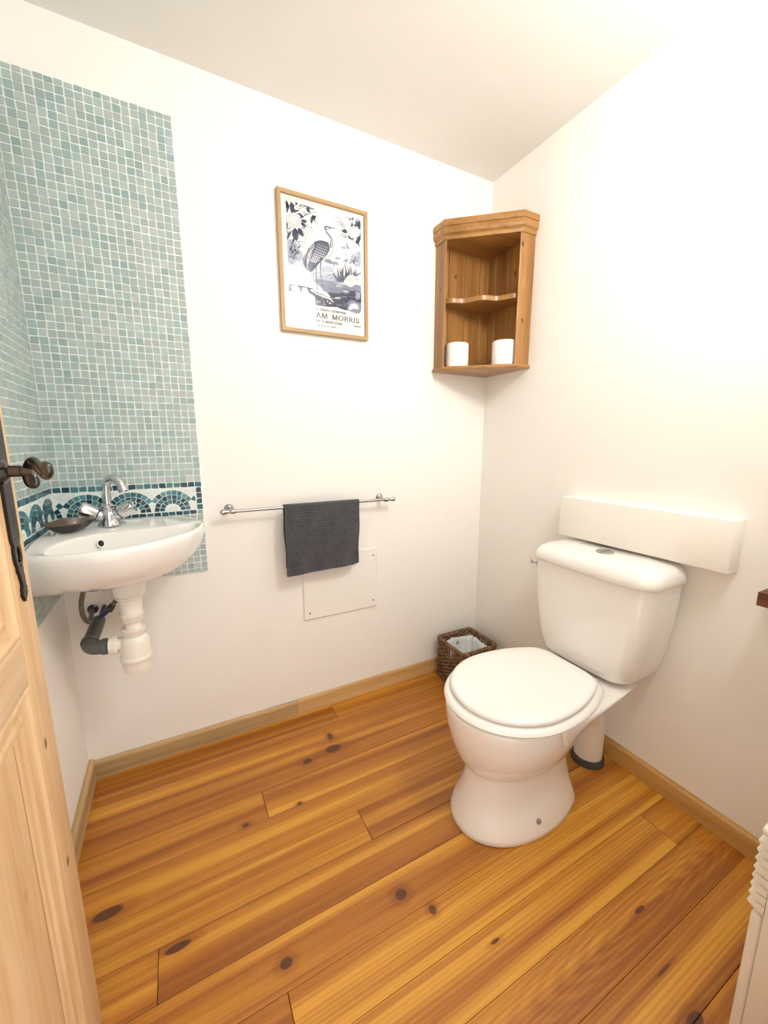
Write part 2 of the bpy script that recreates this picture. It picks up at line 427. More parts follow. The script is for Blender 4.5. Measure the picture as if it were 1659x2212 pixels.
# ------------------------------------------------------------------ mosaic splashback
PT = .0226
def tile(g, cl, pts, n_, z0, c, mp):
    """pts: corner loop in panel coords (s,z); rounds it a little and raises it"""
    out = []
    m = len(pts)
    for i in range(m):
        p = Vector(pts[i]); a = Vector(pts[i-1]); b = Vector(pts[(i+1) % m])
        if m == 4:
            f = .075; out += [p + (a - p) * f, p + (b - p) * f]
        else: out.append(p)
    lo = [mp(p.x, p.y, 0) for p in out]; ce = sum((Vector(p) for p in out), Vector((0, 0))) / len(out)
    hi = [mp(*(ce + (p - ce) * .95), z0) for p in out]
    k0 = len(g.f); g.rings([lo, hi], False, True); cl += [c] * (len(g.f) - k0)
def shade(base, v, rnd):
    f = 1 + rnd.uniform(-v, v); c = lin(base); return (c[0]*f, c[1]*f*1.0, c[2]*f, 1)
def panel_tiles(length, ztop, zbot, mp, seed, right_column):
    rnd = random.Random(seed); g = G(); cl = []
    LT = ['#A6B6B3', '#ABB9B7', '#A5B5B2', '#AEB9B7', '#ABB6B5', '#A3B5B3', '#9FB3B1', '#99AFB1', '#97ADAC', '#AFB7B6', '#A9B7B5', '#ACB8B6']
    DK = ['#16414F', '#1E5262', '#2C6170', '#3E7380', '#123744', '#4A7F86']
    gpx = .0028
    def quad(s0, s1, z0, z1, c, j=.0011):
        q = [(s0 + gpx/2, z0 + gpx/2), (s1 - gpx/2, z0 + gpx/2), (s1 - gpx/2, z1 - gpx/2), (s0 + gpx/2, z1 - gpx/2)]
        q = [(x + rnd.uniform(-j, j), y + rnd.uniform(-j, j)) for x, y in q]
        tile(g, cl, q, 4, .0016, c, mp)
    bt, bb = 1.056, .9365
    rows = []
    z = bt
    while z < ztop - .004: rows.append((z, min(z + PT, ztop))); z += PT
    z = bb
    while z > zbot + .004: rows.append((max(z - PT, zbot), z)); z -= PT
    for z0, z1 in rows:
        s = 0
        while s < length - .003:
            e = min(s + PT, length)
            quad(s, e, z0, z1, shade(rnd.choice(LT), .10, rnd)); s = e
    # border
    s = 0
    while s < length - .003:
        e = min(s + PT, length)
        quad(s, e, bt - .0195, bt, shade(rnd.choice(DK), .2, rnd))
        if s > .02 or not right_column: quad(s, e, bb + .0005, bb + .0165, shade(rnd.choice(DK[:5]), .2, rnd))
        s = e
    x0 = 0
    if right_column:
        for i in range(4):
            z1 = bt - .0195 - i * .0208; quad(.0005, .0205, z1 - .0205, z1, shade(rnd.choice(DK[:4]), .2, rnd))
        quad(.0005, .0205, bb, bb + .0165, shade(rnd.choice(LT), .1, rnd)); x0 = .0225
    zf = bb + .0185; pitch = .1235; c0 = .0985 if right_column else .055
    fans = [c0 + pitch * i for i in range(-1, 6)]
    used = []
    for c in fans:
        for ri, (r0, r1, nseg) in enumerate(((.0265, .0405, 8), (.0425, .0565, 10), (.0585, .0735, 12))):
            for i in range(nseg):
                a0, a1 = PI * i / nseg, PI * (i + 1) / nseg; am = (a0 + a1) / 2; rm = (r0 + r1) / 2
                sx = c + rm * math.cos(am); 
                if abs(sx - c) > pitch / 2 - .0045 or not (x0 + .004 < sx < length - .004): continue
                pad = .0011 / rm
                a0 += pad; a1 -= pad
                pts = [(c + r0*math.cos(a0), zf + r0*math.sin(a0)), (c + r1*math.cos(a0), zf + r1*math.sin(a0)), (c + r1*math.cos(am), zf + r1*math.sin(am)),
                       (c + r1*math.cos(a1), zf + r1*math.sin(a1)), (c + r0*math.cos(a1), zf + r0*math.sin(a1))]
                pts = [(min(max(x + rnd.uniform(-.0006, .0006), x0), length), min(y + rnd.uniform(-.0006, .0006), bt - .021)) for x, y in pts]
                pal = DK if ri < 2 else DK[1:] + ['#5A8C95', '#5A8C95']
                tile(g, cl, pts, 5, .0016, shade(rnd.choice(pal), .2, rnd), mp)
    # small white filler tiles above and between the arches
    s = x0
    while s < length - .006:
        z = zf + .001
        while z < bt - .028:
            cs, cz = s + .006, z + .0035
            if all((cs - c) ** 2 + (cz - zf) ** 2 > .080 ** 2 or (cs - c) ** 2 + (cz - zf) ** 2 < .018 ** 2 for c in fans):
                q = [(s + .0006, z + .0006), (s + .0114, z + .0006), (s + .0114, z + .0064), (s + .0006, z + .0064)]
                q = [(x + rnd.uniform(-.0004, .0004), y + rnd.uniform(-.0004, .0004)) for x, y in q]
                tile(g, cl, q, 4, .0012, shade('#E3E6E4', .06, rnd), mp)
            z += .007
        s += .012
    return g, cl
def colour(o, cl):
    ca = o.data.color_attributes.new('tile_colour', 'FLOAT_COLOR', 'CORNER')
    for p in o.data.polygons:
        for li in p.loop_indices: ca.data[li].color = cl[p.index]
PX1, PZ1, PZ0 = .0825, 2.202, .718
sp = thing('mosaic_splashback', 'pale green mosaic tiling with blue scallop border above the corner basin', 'tiled splashback', (-.14, YN, PZ0))
G().box((XW + .006, YN - .006, PZ0), (PX1, YN - .0002, PZ1), .001).build('grout_bed', M['grout'], sp, smooth=False)
g, cl = panel_tiles(PX1 - XW - .007, PZ1, PZ0, lambda s, z, d: Vector((PX1 - s, YN - .006 - d, z)), 3, True)
o = g.build('tiles', M['mosaic'], sp, smooth=False); colour(o, cl)
WL = .50
G().box((XW + .0002, YN - WL, PZ0 - .003), (XW + .006, YN - .0002, PZ1), .001).build('grout_bed', M['grout'], sp, smooth=False)
g, cl = panel_tiles(WL - .007, PZ1, PZ0, lambda s, z, d: Vector((XW + .006 + d, YN - .007 - s, z)), 5, False)
o = g.build('tiles', M['mosaic'], sp, smooth=False); colour(o, cl)

# ------------------------------------------------------------------ corner basin
BX, BY = XW + .0082, YN - .0082
def loc(a, b, z): return Vector((BX + a, BY - b, z))
arc = [(.378, 0), (.397, .022), (.414, .07), (.424, .145), (.412, .213), (.380, .282), (.334, .334)]
arc = arc + [(b, a) for a, b in reversed(arc[:-1])]
arc = [(p.x, p.y) for p in spline([(a, b, 0) for a, b in arc], 8)]
outl = [(0.0, 0.0)] + arc
CE = (.235, .275)
bowl = [(p.x, p.y) for p in spline([(a, b, 0) for a, b in [(.050, .350), (.060, .300), (.095, .248), (.138, .206), (.175, .186), (.212, .172), (.255, .158), (.305, .146), (.355, .134), (.390, .134), (.4035, .160), (.398, .205), (.368, .268), (.318, .324), (.268, .366), (.208, .392), (.140, .403), (.085, .397), (.056, .378)]], 6, True)]
def cast(th, P=CE, outl=None):
    outl = outl or globals()['outl']
    d = Vector((math.cos(th), math.sin(th))); best = None
    for i in range(len(outl)):
        a = Vector(outl[i]); b = Vector(outl[(i+1) % len(outl)]); e = b - a
        den = d.x * e.y - d.y * e.x
        if abs(den) < 1e-9: continue
        w = a - Vector(P); t = (w.x * e.y - w.y * e.x) / den; u = (w.x * d.y - w.y * d.x) / den
        if t > 0 and -1e-6 <= u <= 1 + 1e-6: best = t if best is None else max(best, t)
    return best
NB = 144
ths = [2*PI*i/NB + PI/4 for i in range(NB)]
# put exact corners on the ring
O = []
for th in ths:
    r = cast(th); O.append(Vector((CE[0] + r*math.cos(th), CE[1] + r*math.sin(th))))
for q in ((0, 0), (.378, 0), (0, .378)):
    j = min(range(NB), key=lambda i: (O[i] - Vector(q)).length); O[j] = Vector(q)
def ell(th, s, su=.092, sv=.206, du=0):
    u = Vector((1, 1)).normalized(); d = Vector((math.cos(th), math.sin(th)))
    return Vector(CE) + d * cast(th, CE, bowl) * s + u * du
DR = Vector((.196, .208))
def zled(p):
    u = (p.x + p.y) / math.sqrt(2); t = max(0, min(1, (.30 - u) / .12)); return .013 * t * t * (3 - 2*t)
rs = []
def ring(f): rs.append([loc(*f(i)) for i in range(NB)])
def circ(i, r): d = Vector((math.cos(ths[i]), math.sin(ths[i]))); return DR + d * r
ring(lambda i: (*circ(i, .030), .741)); ring(lambda i: (*circ(i, .041), .741)); ring(lambda i: (*circ(i, .0445), .746)); ring(lambda i: (*circ(i, .0455), .772)); ring(lambda i: (*circ(i, .049), .788))
def body(s, z, dz=0):
    def f(i):
        p = O[i]; q = DR + (p - DR) * s
        # keep the two back sides against the walls
        q = Vector((max(p.x * .0, q.x if p.x > .02 else p.x), q.y if p.y > .02 else p.y))
        q = Vector((q.x if p.x > .02 else 0, q.y if p.y > .02 else 0)); return (q.x, q.y, z)
    ring(f)
for s, z in ((.46, .799), (.60, .805), (.72, .818), (.82, .836), (.90, .857), (.955, .879), (.987, .902), (1.0, .918)): body(s, z)
def inset(d, z):
    def f(i):
        p = O[i]; v = Vector(CE) - p; q = p + v.normalized() * d; return (q.x, q.y, z + zled(q))
    ring(f)
inset(.003, .926); inset(.008, .9305); inset(.013, .9312)
def mixr(t, z, s=1.0):
    def f(i):
        a = O[i] + (Vector(CE) - O[i]).normalized() * .013; q = a.lerp(ell(ths[i], s), t); return (q.x, q.y, z + zled(q))
    ring(f)
mixr(.35, .9308, 1.02); mixr(.7, .9304, 1.02); mixr(.92, .9295, 1.02); mixr(1, .928, 1.015)
for s, z, du in ((1.0, .921, 0), (.975, .902, -.001), (.945, .880, -.003), (.87, .858, -.006), (.70, .843, -.011), (.42, .834, -.018), (.18, .831, -.022)):
    def f(i): q = ell(ths[i], s, du=du); return (q.x, q.y, z + (zled(q) * .6 if s > .9 else 0))
    ring(f)
bas = thing('corner_basin', 'small white ceramic corner washbasin hung under the mosaic tiling', 'washbasin', (BX + .2, BY - .2, .72))
G().rings(rs).build('bowl', M['ceramic'], bas, angle=60)
e = ell(math.radians(215), .962, du=-.001); dv = Vector((.72, -.62, .30)).normalized(); ov = loc(e.x, e.y, .9065) + dv * .002
G().lathe([(.0085, -.004), (.0125, -.002), (.013, .001), (.0115, .002), (.0092, .0012), (.0090, -.003)], axis_matrix(ov, dv), 24, False, False).build('overflow_ring', M['ceramic'], bas)
G().lathe([(.0092, .0006), (.0, .0006)], axis_matrix(ov, dv), 24, False, False).build('overflow_hole', M['dark'], bas)
p = loc(.22, .26, .8315)
G().lathe([(.0, 0), (.02, 0), (.021, .002), (.016, .003), (.0, .0025)], Matrix.Translation(p), 24).build('drain_grate', M['chrome'], bas)
G().lathe([(.008, 0), (.008, .012), (.0, .014)], axis_matrix((BX + .004, BY - .20, .785), (1, 0, 0)), 12).build('fixing_nut', M['handle'], bas)

# ------------------------------------------------------------------ mixer tap
TA, TB = .157, .120
tp = loc(TA, TB, .9425)
dg = Vector((.05, -1, 0)).normalized(); ac = Vector((1, .05, 0)).normalized()
tap = thing('mixer_tap', 'chrome two handle mixer tap with swan neck spout on the basin', 'tap', tp)
b_ = G().lathe([(.0, .0), (.030, .0), (.0305, .004), (.027, .012), (.0235, .022), (.024, .034), (.021, .044), (.016, .050), (.013, .054), (.017, .058), (.018, .062), (.015, .067), (.010, .069), (.0, .069)], Matrix.Translation(tp), 32)
b_.build('tap_body', M['chrome'], tap)
for sg in (-1, 1):
    d = (ac * sg * .88 + Vector((0, 0, .47)) + dg * .16).normalized(); st = tp + Vector((0, 0, .024))
    G().lathe([(.015, .004), (.0175, .018), (.0165, .031), (.0, .031)], axis_matrix(st, d), 24).build('tap_valve', M['chrome'], tap)
    hm = axis_matrix(st + d * .0325, d)
    hx_ = G(); rr = []
    for r, z in ((.016, 0), (.0200, .002), (.0215, .010), (.0222, .040), (.0205, .0450), (.012, .0465)):
        rr.append([hm @ Vector((r*math.cos(t)*(1 + .06*math.cos(3*t)), r*math.sin(t)*(1 + .06*math.cos(3*t)), z)) for t in [2*PI*i/36 for i in range(36)]])
    hx_.rings(rr); ho = hx_.build('tap_handle', M['chrome'], tap)
    G().lathe([(.0190, -.0008), (.0190, .0008)], axis_matrix(st + d * .0325, d), 24).build('dark_ring', M['dial'], ho)
sd = (dg * .62 + ac * .78).normalized()
pth = [tp + Vector((0, 0, .066)), tp + Vector((0, 0, .085)), tp + Vector((0, 0, .110)) + sd * .001, tp + Vector((0, 0, .130)) + sd * .005, tp + Vector((0, 0, .1425)) + sd * .0155, tp + Vector((0, 0, .1475)) + sd * .029, tp + Vector((0, 0, .143)) + sd * .043, tp + Vector((0, 0, .131)) + sd * .053, tp + Vector((0, 0, .119)) + sd * .058]
G().tube(spline(pth, 8), .0120, 20).build('spout', M['chrome'], tap)
d = (pth[-1] - pth[-2]).normalized()
ae = G().lathe([(.0122, -.002), (.0140, 0), (.0142, .013), (.0135, .015), (.0105, .015), (.010, .012), (.0, .012)], axis_matrix(pth[-1] - d * .002, d), 24, False, False).build('aerator', M['chrome'], tap)
G().lathe([(.0100, .0126), (.0, .0126)], axis_matrix(pth[-1] - d * .002, d), 20, False, False).build('aerator_mesh', M['dark'], ae)

# ------------------------------------------------------------------ mussel shell soap dish
def shell(off, mat, name, parent, sc=1.0):
    rs = []; n = 28
    for r in [i / 8 for i in range(9)]:
        ring_ = []
        for j in range(n):
            t = 2*PI*j/n
            px = .066 * math.cos(t); wid = .026 * (1 - .80 * max(0, math.cos(t)) ** 1.6)
            py = wid * math.sin(t) * (1 + .12*math.cos(t))
            zz = .031 * (r ** 2.6) * (1 + .18*math.sin(t)) + .0035*math.sin(5*t)*r*r*(1 if math.cos(t) > .3 else .3)
            ring_.append((px * r * sc, py * r * sc, zz + off))
        rs.append(ring_)
    return rs
c0, c1 = loc(.030, .232, .9425), loc(.120, .153, .9425)
ax = (c1 - c0).normalized(); mid_ = (c0 + c1) / 2
MS = Matrix.Translation(mid_ + Vector((0, 0, .0015))) @ Matrix.Rotation(math.atan2(ax.y, ax.x), 4, 'Z')
shl = thing('mussel_shell', 'dark mussel shell soap dish on the left ledge of the basin', 'shell', mid_)
G().rings([[MS @ Vector(p) for p in r] for r in shell(0, None, '', None)], True, False).build('outer_shell', M['shell'], shl, angle=80)
inn = shell(.0022, None, '', None, .985)
lip = [MS @ Vector(p) for p in shell(0, None, '', None)[-1]]
G().rings([[MS @ Vector(p) for p in r] for r in inn] + [lip], True, False).build('inner_shell', M['pearl'], shl, angle=80)

# ------------------------------------------------------------------ waste and hoses below the basin
dx, dy = BX + DR.x, BY - DR.y
tr = thing('bottle_trap', 'white plastic bottle trap hanging below the basin', 'waste trap', (dx, dy, .47))
T0 = Matrix.Translation((dx, dy, .020))
def lat(name, prof, m, seg=36, parent=tr): return G().lathe(prof, T0, seg).build(name, m, parent)
lat('waste_collar', [(0, .7215), (.038, .7215), (.040, .719), (.0395, .715), (.034, .713), (.0325, .711), (.0325, .696), (.032, .695), (.032, .694), (.0318, .693), (.0308, .680), (.030, .6795), (.030, .6785), (.0305, .678), (.0295, .660), (0, .660)], M['plastic'])
def nut(name, z0, z1, r0, r1):
    rr = []
    for z, r, am in ((z1, r0 * .86, 0), (z1, r0, 0), (z1 - .006, r0, .0), (z1 - .007, r0 * .975, .012), (z0 + .003, r1 * 1.03, .014), (z0, r1 * .97, .01), (z0, r1 * .7, 0)):
        rr.append([Vector((dx + r*(1 + am*math.cos(8*t))*math.cos(t), dy + r*(1 + am*math.cos(8*t))*math.sin(t), z + .020)) for t in [2*PI*i/64 for i in range(64)]])
    return G().rings(rr).build(name, M['plastic'], tr)
nut('upper_nut', .638, .663, .034, .030)
lat('inlet_tube', [(.0, .645), (.0215, .645), (.0215, .590), (0, .590)], M['plastic'])
nut('lower_nut', .588, .614, .0335, .0295)
lat('trap_bottle', [(0, .592), (.026, .592), (.030, .588), (.037, .580), (.0395, .570), (.0405, .520), (0, .520)], M['plastic'])
lat('trap_cup', [(0, .526), (.0425, .526), (.0440, .524), (.0440, .513), (.042, .510), (.0395, .509), (.0385, .480), (.036, .473), (.030, .470), (0, .470)], M['plastic'])
oz = .586
G().lathe([(.020, .02), (.020, .044), (.027, .045), (.0295, .047), (.0295, .052), (.0285, .0525), (.0285, .054), (.0295, .0545), (.0285, .066), (.022, .068)], axis_matrix((dx, dy, oz), (-1, .08, 0)), 32, False, True).build('outlet_collar', M['plastic'], tr)
eb = spline([(dx - .062, dy + .005, oz), (dx - .082, dy + .006, oz), (dx - .098, dy + .0085, oz), (dx - .111, dy + .016, oz + .0005), (dx - .119, dy + .029, oz + .001), (dx - .122, dy + .045, oz + .001), (dx - .122, dy + .10, oz + .002), (dx - .122, YN - .0004, oz + .004)], 6)
el = thing('waste_elbow', 'grey plastic waste elbow from the white trap into the wall', 'pipe', (dx - .12, dy + .05, oz))
G().tube(eb, .0205, 22).build('elbow_pipe', M['greypvc'], el)
for p0, d0 in (((dx - .070, dy + .0055, oz), (-1, .08, 0)), ((dx - .122, dy + .046, oz + .001), (0, 1, .02))):
    G().lathe([(.0215, 0), (.0245, .002), (.0245, .012), (.0232, .016), (.0215, .017)], axis_matrix(p0, d0), 24, False, False).build('socket_ring', M['greypvc'], el)
h1 = spline([(-.252, 1.42, .79), (-.272, 1.44, .757), (-.285, 1.45, .717), (-.288, 1.455, .68), (-.284, 1.465, .652), (-.279, 1.49, .632), (-.280, 1.52, .6335), (-.284, 1.56, .636), (-.285, 1.5965, .637)], 6)
hs = thing('braided_hose', 'braided supply hose looping down left of the trap', 'hose', (-.26, 1.59, .65))
G().tube(h1, .0068, 12).build('hose_sleeve', M['hose'], hs)
G().lathe([(.0, 0), (.016, 0), (.016, .004), (.0105, .006), (.0105, .022), (.0, .022)], axis_matrix((-.285, 1.5978, .637), (0, -1, 0)), 18).build('wall_fitting', M['handle'], hs)
h2 = spline([(-.172, 1.436, .775), (-.182, 1.44, .735), (-.196, 1.449, .708), (-.214, 1.452, .683)], 6)
hs2 = thing('braided_hose.001', 'short braided supply hose with nut and dark blue end beside the trap', 'hose', (-.24, 1.5, .65))
G().tube(h2, .0068, 12).build('hose_sleeve', M['hose'], hs2)
dn = Vector((-.215 + .196, .004, .683 - .708)).normalized()
G().lathe([(.007, -.012), (.0098, -.010), (.0098, -.001), (.0112, 0), (.0112, .010), (.009, .012), (.006, .013)], axis_matrix(Vector((-.214, 1.452, .683)), dn), 8).build('hose_nut', M['handle'], hs2, smooth=False)
G().tube(spline([(-.216, 1.4525, .680), (-.232, 1.456, .664), (-.244, 1.470, .652), (-.250, 1.51, .643), (-.252, 1.5965, .640)], 6), .0062, 12).build('blue_end', M['blue'], hs2)

# ------------------------------------------------------------------ towel bar and towel
BYb, BZ = 1.540, .9445
tb = thing('towel_bar', 'thin brushed steel towel bar on the back wall', 'towel bar', (.5, YN, BZ))
G().tube([(.150, BYb, BZ), (.850, BYb, BZ + .001)], .0062, 16).build('bar', M['steel'], tb)
fin = [(.0088, -.012), (.0095, -.010), (.0095, .002), (.0075, .004), (.0068, .008), (.0072, .014), (.0092, .022), (.0108, .029), (.0098, .035), (.005, .039), (0, .040)]
for x, sg in ((.174, -1), (.823, 1)):
    G().lathe(fin, axis_matrix((x, BYb, BZ), (sg, 0, 0)), 20, False, True).build('finial', M['steel'], tb)
for x in (.171, .812):
    G().lathe([(0, .0003), (.0165, .0003), (.017, .003), (.0135, .007), (.0075, .011), (.0062, .02), (.0062, .05), (.0085, .056), (0, .062)], axis_matrix((x, YN, BZ + .004), (0, -1, -.06)), 20).build('bracket', M['steel'], tb)
# towel: a folded sheet hung over the bar
NX = 90; rib = .0115
path = []
for i in range(60): path.append(('b', i / 59))
def tow(u, s):
    """u 0..1 across, s arc position: <0 back, >0 front (metres from the top)"""
    x0 = .3645 + (.6825 - .3645) * u
    r = .0096
    L = abs(s)
    if L < r * PI / 2:
        a = s / r; y = BYb - r * math.sin(a); z = BZ + r * math.cos(a)
    else:
        dd = L - r * PI / 2; z = BZ - dd
        y = BYb - r - .004 * math.sin(dd * 9) if s > 0 else BYb + r + .006 * math.sin(dd * 8)
    t = min(1, L / .29)
    sx = (u - .5)
    x = .5235 + sx * (.318 - .012 * t) + .0015 * math.sin(L * 40 + u * 3) - (.0045 * t if s > 0 else -.002 * t)
    wob = .0022 * math.sin(u * 9 + 1.3) * t + .0016 * math.sin(u * 21 + L * 17) * t
    rb = .0021 * (abs(math.sin(PI * L / rib + .5 * math.sin(u * 7))) ** .7 - .6) * (1 if L > .02 else L / .02) * (1 + .35 * math.sin(u * 5 + 2))
    if s > 0: y += -wob - rb
    else: y += wob + rb
    if s > 0: z += -.010 * (1 - u) * t + .006 * t * (u > .93) * (u - .93) / .07
    return Vector((x, y, z))
NS = 420
SL = [-.268 + i * (.268 + .283) / NS for i in range(NS + 1)]
vs = [tow(j / NX, s) for s in SL for j in range(NX + 1)]
fs = [(i*(NX+1)+j, i*(NX+1)+j+1, (i+1)*(NX+1)+j+1, (i+1)*(NX+1)+j) for i in range(NS) for j in range(NX)]
tw_ = thing('hand_towel', 'charcoal grey ribbed hand towel hanging over the towel bar', 'towel', (.52, BYb, BZ))
to = mesh('towel_cloth', vs, fs, M['towel'], tw_, angle=180)
md = to.modifiers.new('thick', 'SOLIDIFY'); md.thickness = .006; md.offset = 0
for u in (.006, .994): G().tube([tow(u, s) + Vector((0, -.0015 if s > 0 else .0015, 0)) for s in SL[::5]], .0036, 8).build('side_hem', M['fabric_edge'], tw_)
G().tube([tow(j / NX, .280) for j in range(NX + 1)], .0042, 8).build('bottom_hem', M['fabric_edge'], tw_)

# ------------------------------------------------------------------ access panel
ap = thing('access_panel', 'flat white screwed inspection panel on the wall below the towel', 'access panel', (.62, YN, .576))
G().box((.4445, YN - .009, .4335), (.7960, YN, .7185), .004, 1).build('board', M['board'], ap, smooth=False)
sc0 = None
for x, z in ((.776, .683), (.775, .467), (.469, .464), (.469, .685)):
    if sc0 is None:
        sc0 = G().lathe([(0, 0), (.0042, 0), (.004, .001), (.0025, .0014), (0, .0006)], axis_matrix((x, YN - .009, z), (0, -1, 0)), 16).build('screw', M['bolt'], ap); base = Vector((x, 0, z))
    else: dup(sc0, Vector((x, 0, z)) - base)

# ------------------------------------------------------------------ cabinet
cb = thing('corner_cabinet', 'honey pine open corner cabinet high on the wall', 'cabinet', (1.33, 1.52, 1.51))
e_ = .0006
wl = Vector((1.0945, YN - e_, 0)); 
A0 = Vector((1.0945, YN - e_)); A1 = Vector((1.0945, 1.527)); B1 = Vector((1.331, 1.3255)); B0 = Vector((XE - e_, 1.3255)); CC = Vector((XE - e_, YN - e_))
def offs(d):
    return [Vector((A0.x - d, A0.y)), Vector((A1.x - d, A1.y - d * .45)), Vector((B1.x - d * .45, B1.y - d)), Vector((B0.x, B0.y - d)), CC]
def prism3(poly, z0, z1, name, m, parent, bev=0):
    return G().rings([[Vector((p.x, p.y, z0)) for p in poly], [Vector((p.x, p.y, z1)) for p in poly]]).build(name, m, parent, smooth=False)
zb, zt = 1.5235, 2.058
n_ = (B1 - A1); n_ = Vector((-n_.y, n_.x)).normalized()
if n_.dot(CC - A1) < 0: n_ = -n_
dd = (B1 - A1).normalized()
w = .016
sa = prism3([A0, A1, A1 + dd * .007, Vector((A0.x + w, A1.y + .012)), Vector((A0.x + w, A0.y))], zb, zt, 'side_panel', M['cab'], cb)
sb = prism3([B0, B1, B1 - dd * .007, Vector((B1.x + .012, B0.y + w)), Vector((B0.x, B0.y + w))], zb, zt, 'side_panel', M['cab'], cb)
# tongue and groove back boards
def boards(name, p0, p1, nrm, cuts):
    g = G()
    L = (p1 - p0).length; d = (p1 - p0) / L
    cuts = [0] + cuts + [L]
    for a, b in zip(cuts, cuts[1:]):
        q0, q1 = p0 + d * (a + .0011), p0 + d * (b - .0011)
        pl = [q0, q0 + nrm * .007, q0 + nrm * .009 + d * .0018, q1 + nrm * .009 - d * .0018, q1 + nrm * .007, q1]
        g.rings([[Vector((p.x, p.y, zb)) for p in pl], [Vector((p.x, p.y, zt)) for p in pl]])
    return g.build(name, M['cab'], cb, smooth=False)
boards('back_boards', Vector((A0.x + w, YN - e_)), Vector((XE - .0015, YN - e_)), Vector((0, -1)), [.052, .142, .232])
boards('back_boards', Vector((XE - e_, B0.y + w)), Vector((XE - e_, YN - .0097)), Vector((-1, 0)), [.045, .120, .200])
def lay(prof, name, m):
    g = G(); g.rings([[Vector((p.x, p.y, z)) for p in offs(d)] for d, z in prof]); return g.build(name, m, cb, smooth=False)
lay([(.0, 2.034), (.004, 2.034), (.006, 2.046), (.004, 2.0475), (.006, 2.050), (.013, 2.056), (.0155, 2.066), (.0135, 2.078), (.0125, 2.079), (.0125, 2.081), (.0165, 2.083), (.0165, 2.098), (.014, 2.107)], 'cornice', M['cabh'])
# head rail closing the front under the cornice happens with the cornice; bottom board with nosing
lay([(.002, 1.508), (.008, 1.509), (.0105, 1.513), (.009, 1.517), (.005, 1.519), (.004, 1.524)], 'bottom_board', M['cabh'])
# scalloped shelf
fr = []
S0, S1 = Vector((A0.x + w + .001, A1.y + .022)), Vector((B1.x + .022, B0.y + w + .001))
for i in range(41):
    t = i / 40; p = S0.lerp(S1, t)
    s = abs(t - .5) * 2
    bul = .016 * math.cos(PI * min(1, s * 1.9)) if s < .75 else .016 * math.cos(PI * 1.425) * (1 - (s - .75) / .25)
    bul = .013 * math.cos(s * PI * 2.2) * (1 - s ** 4)
    fr.append(p - n_ * bul)
sh_poly = fr + [Vector((XE - .010, S1.y)), Vector((XE - .010, YN - .010)), Vector((S0.x, YN - .010))]
g = G(); zs = 1.803
g.rings([[Vector((p.x, p.y, z)) + Vector((n_.x * q, n_.y * q, 0)) * (1 if i < 41 else 0) for i, p in enumerate(sh_poly)] for z, q in ((zs - .0105, .002), (zs - .0085, 0), (zs + .0085, 0), (zs + .0105, .002))])
g.build('shelf', M['cabh'], cb, angle=30)

def roll(c, name, label):
    t = thing(name, label, 'toilet roll', c, 'toilet rolls in the corner cabinet')
    T = Matrix.Translation(c)
    rnd = random.Random(3)
    G().lathe([(.021, .001), (.0500, .0005), (.0520, .002), (.0524, .05), (.0520, .1015), (.050, .103), (.021, .103)], T, 48, False, False).build('paper_wrap', M['paper'], t)
    G().lathe([(.0212, .001), (.0212, .103), (.020, .103), (.020, .001)], T, 32, False, False).build('card_core', M['cardb'], t)
    return t
M['cardb'] = plain('grey_card', '#A99A86', .9)
roll(Vector((1.176, 1.534, 1.5245)), 'toilet_roll', 'left white toilet roll standing on the cabinet bottom board')
roll(Vector((1.331, 1.3985, 1.5245)), 'toilet_roll.001', 'right white toilet roll standing on the cabinet bottom board')

# ------------------------------------------------------------------ poster
PXa, PXb, PZa, PZb = .4005, .7555, 1.6085, 2.085
po = thing('framed_poster', 'framed blue and white heron exhibition poster on the back wall', 'poster', (.578, YN, 1.846))
fw, yf, yb_ = .0135, YN - .0185, YN - .003
for (pts, m) in (([(PXa, PZa), (PXa + fw, PZa + fw), (PXa + fw, PZb - fw), (PXa, PZb)], 'poster_wood'), ([(PXb, PZb), (PXb - fw, PZb - fw), (PXb - fw, PZa + fw), (PXb, PZa)], 'poster_wood'),
                 ([(PXa, PZb), (PXa + fw, PZb - fw), (PXb - fw, PZb - fw), (PXb, PZb)], 'poster_woodh'), ([(PXb, PZa), (PXb - fw, PZa + fw), (PXa + fw, PZa + fw), (PXa, PZa)], 'poster_woodh')):
    G().rings([[Vector((x, y, z)) for x, z in pts] for y in (yb_, yf)]).build('frame_rail', M[m], po, smooth=False)
YP = YN - .010
M['sheet'] = plain('poster_paper', '#F1EDE6', .75)
G().box((PXa + fw - .003, YP, PZa + fw - .003), (PXb - fw + .003, YN - .0035, PZb - fw + .003)).build('print', M['sheet'], po, smooth=False)
prt = [o for o in po.children if o.name.startswith('print')][0]
HM = [0.244607, -0.0228331, 345.368, -0.0970845, -0.304136, 2105.93, -8.0589e-05, -2.69094e-05]
def P(x, y):
    q = HM[6]*x + HM[7]*y + 1
    return Vector(((HM[0]*x + HM[1]*y + HM[2]) / q / 1000, (HM[3]*x + HM[4]*y + HM[5]) / q / 1000))
INK = {0: '#3A3F58', 1: '#5A6079', 2: '#878CA3', 3: '#B2B6C6', 4: '#F3F0EA', 5: '#262736'}
art = {}
def ink(pts, tone, lay=0):
    g = art.setdefault((lay, tone), G())
    n = len(g.f)
    y = YP - .00012 - lay * .00007 - (len(g.f) % 5) * .000008
    g.add([Vector((min(max(p.x, .4335), .7285), y, min(max(p.y, 1.640), 2.0545))) for p in pts], [tuple(range(len(pts)))])
def poly(pts, tone, lay=0, k=5):
    ink([p.to_2d() for p in spline([P(x, y).to_3d() for x, y in pts], k, True)], tone, lay)
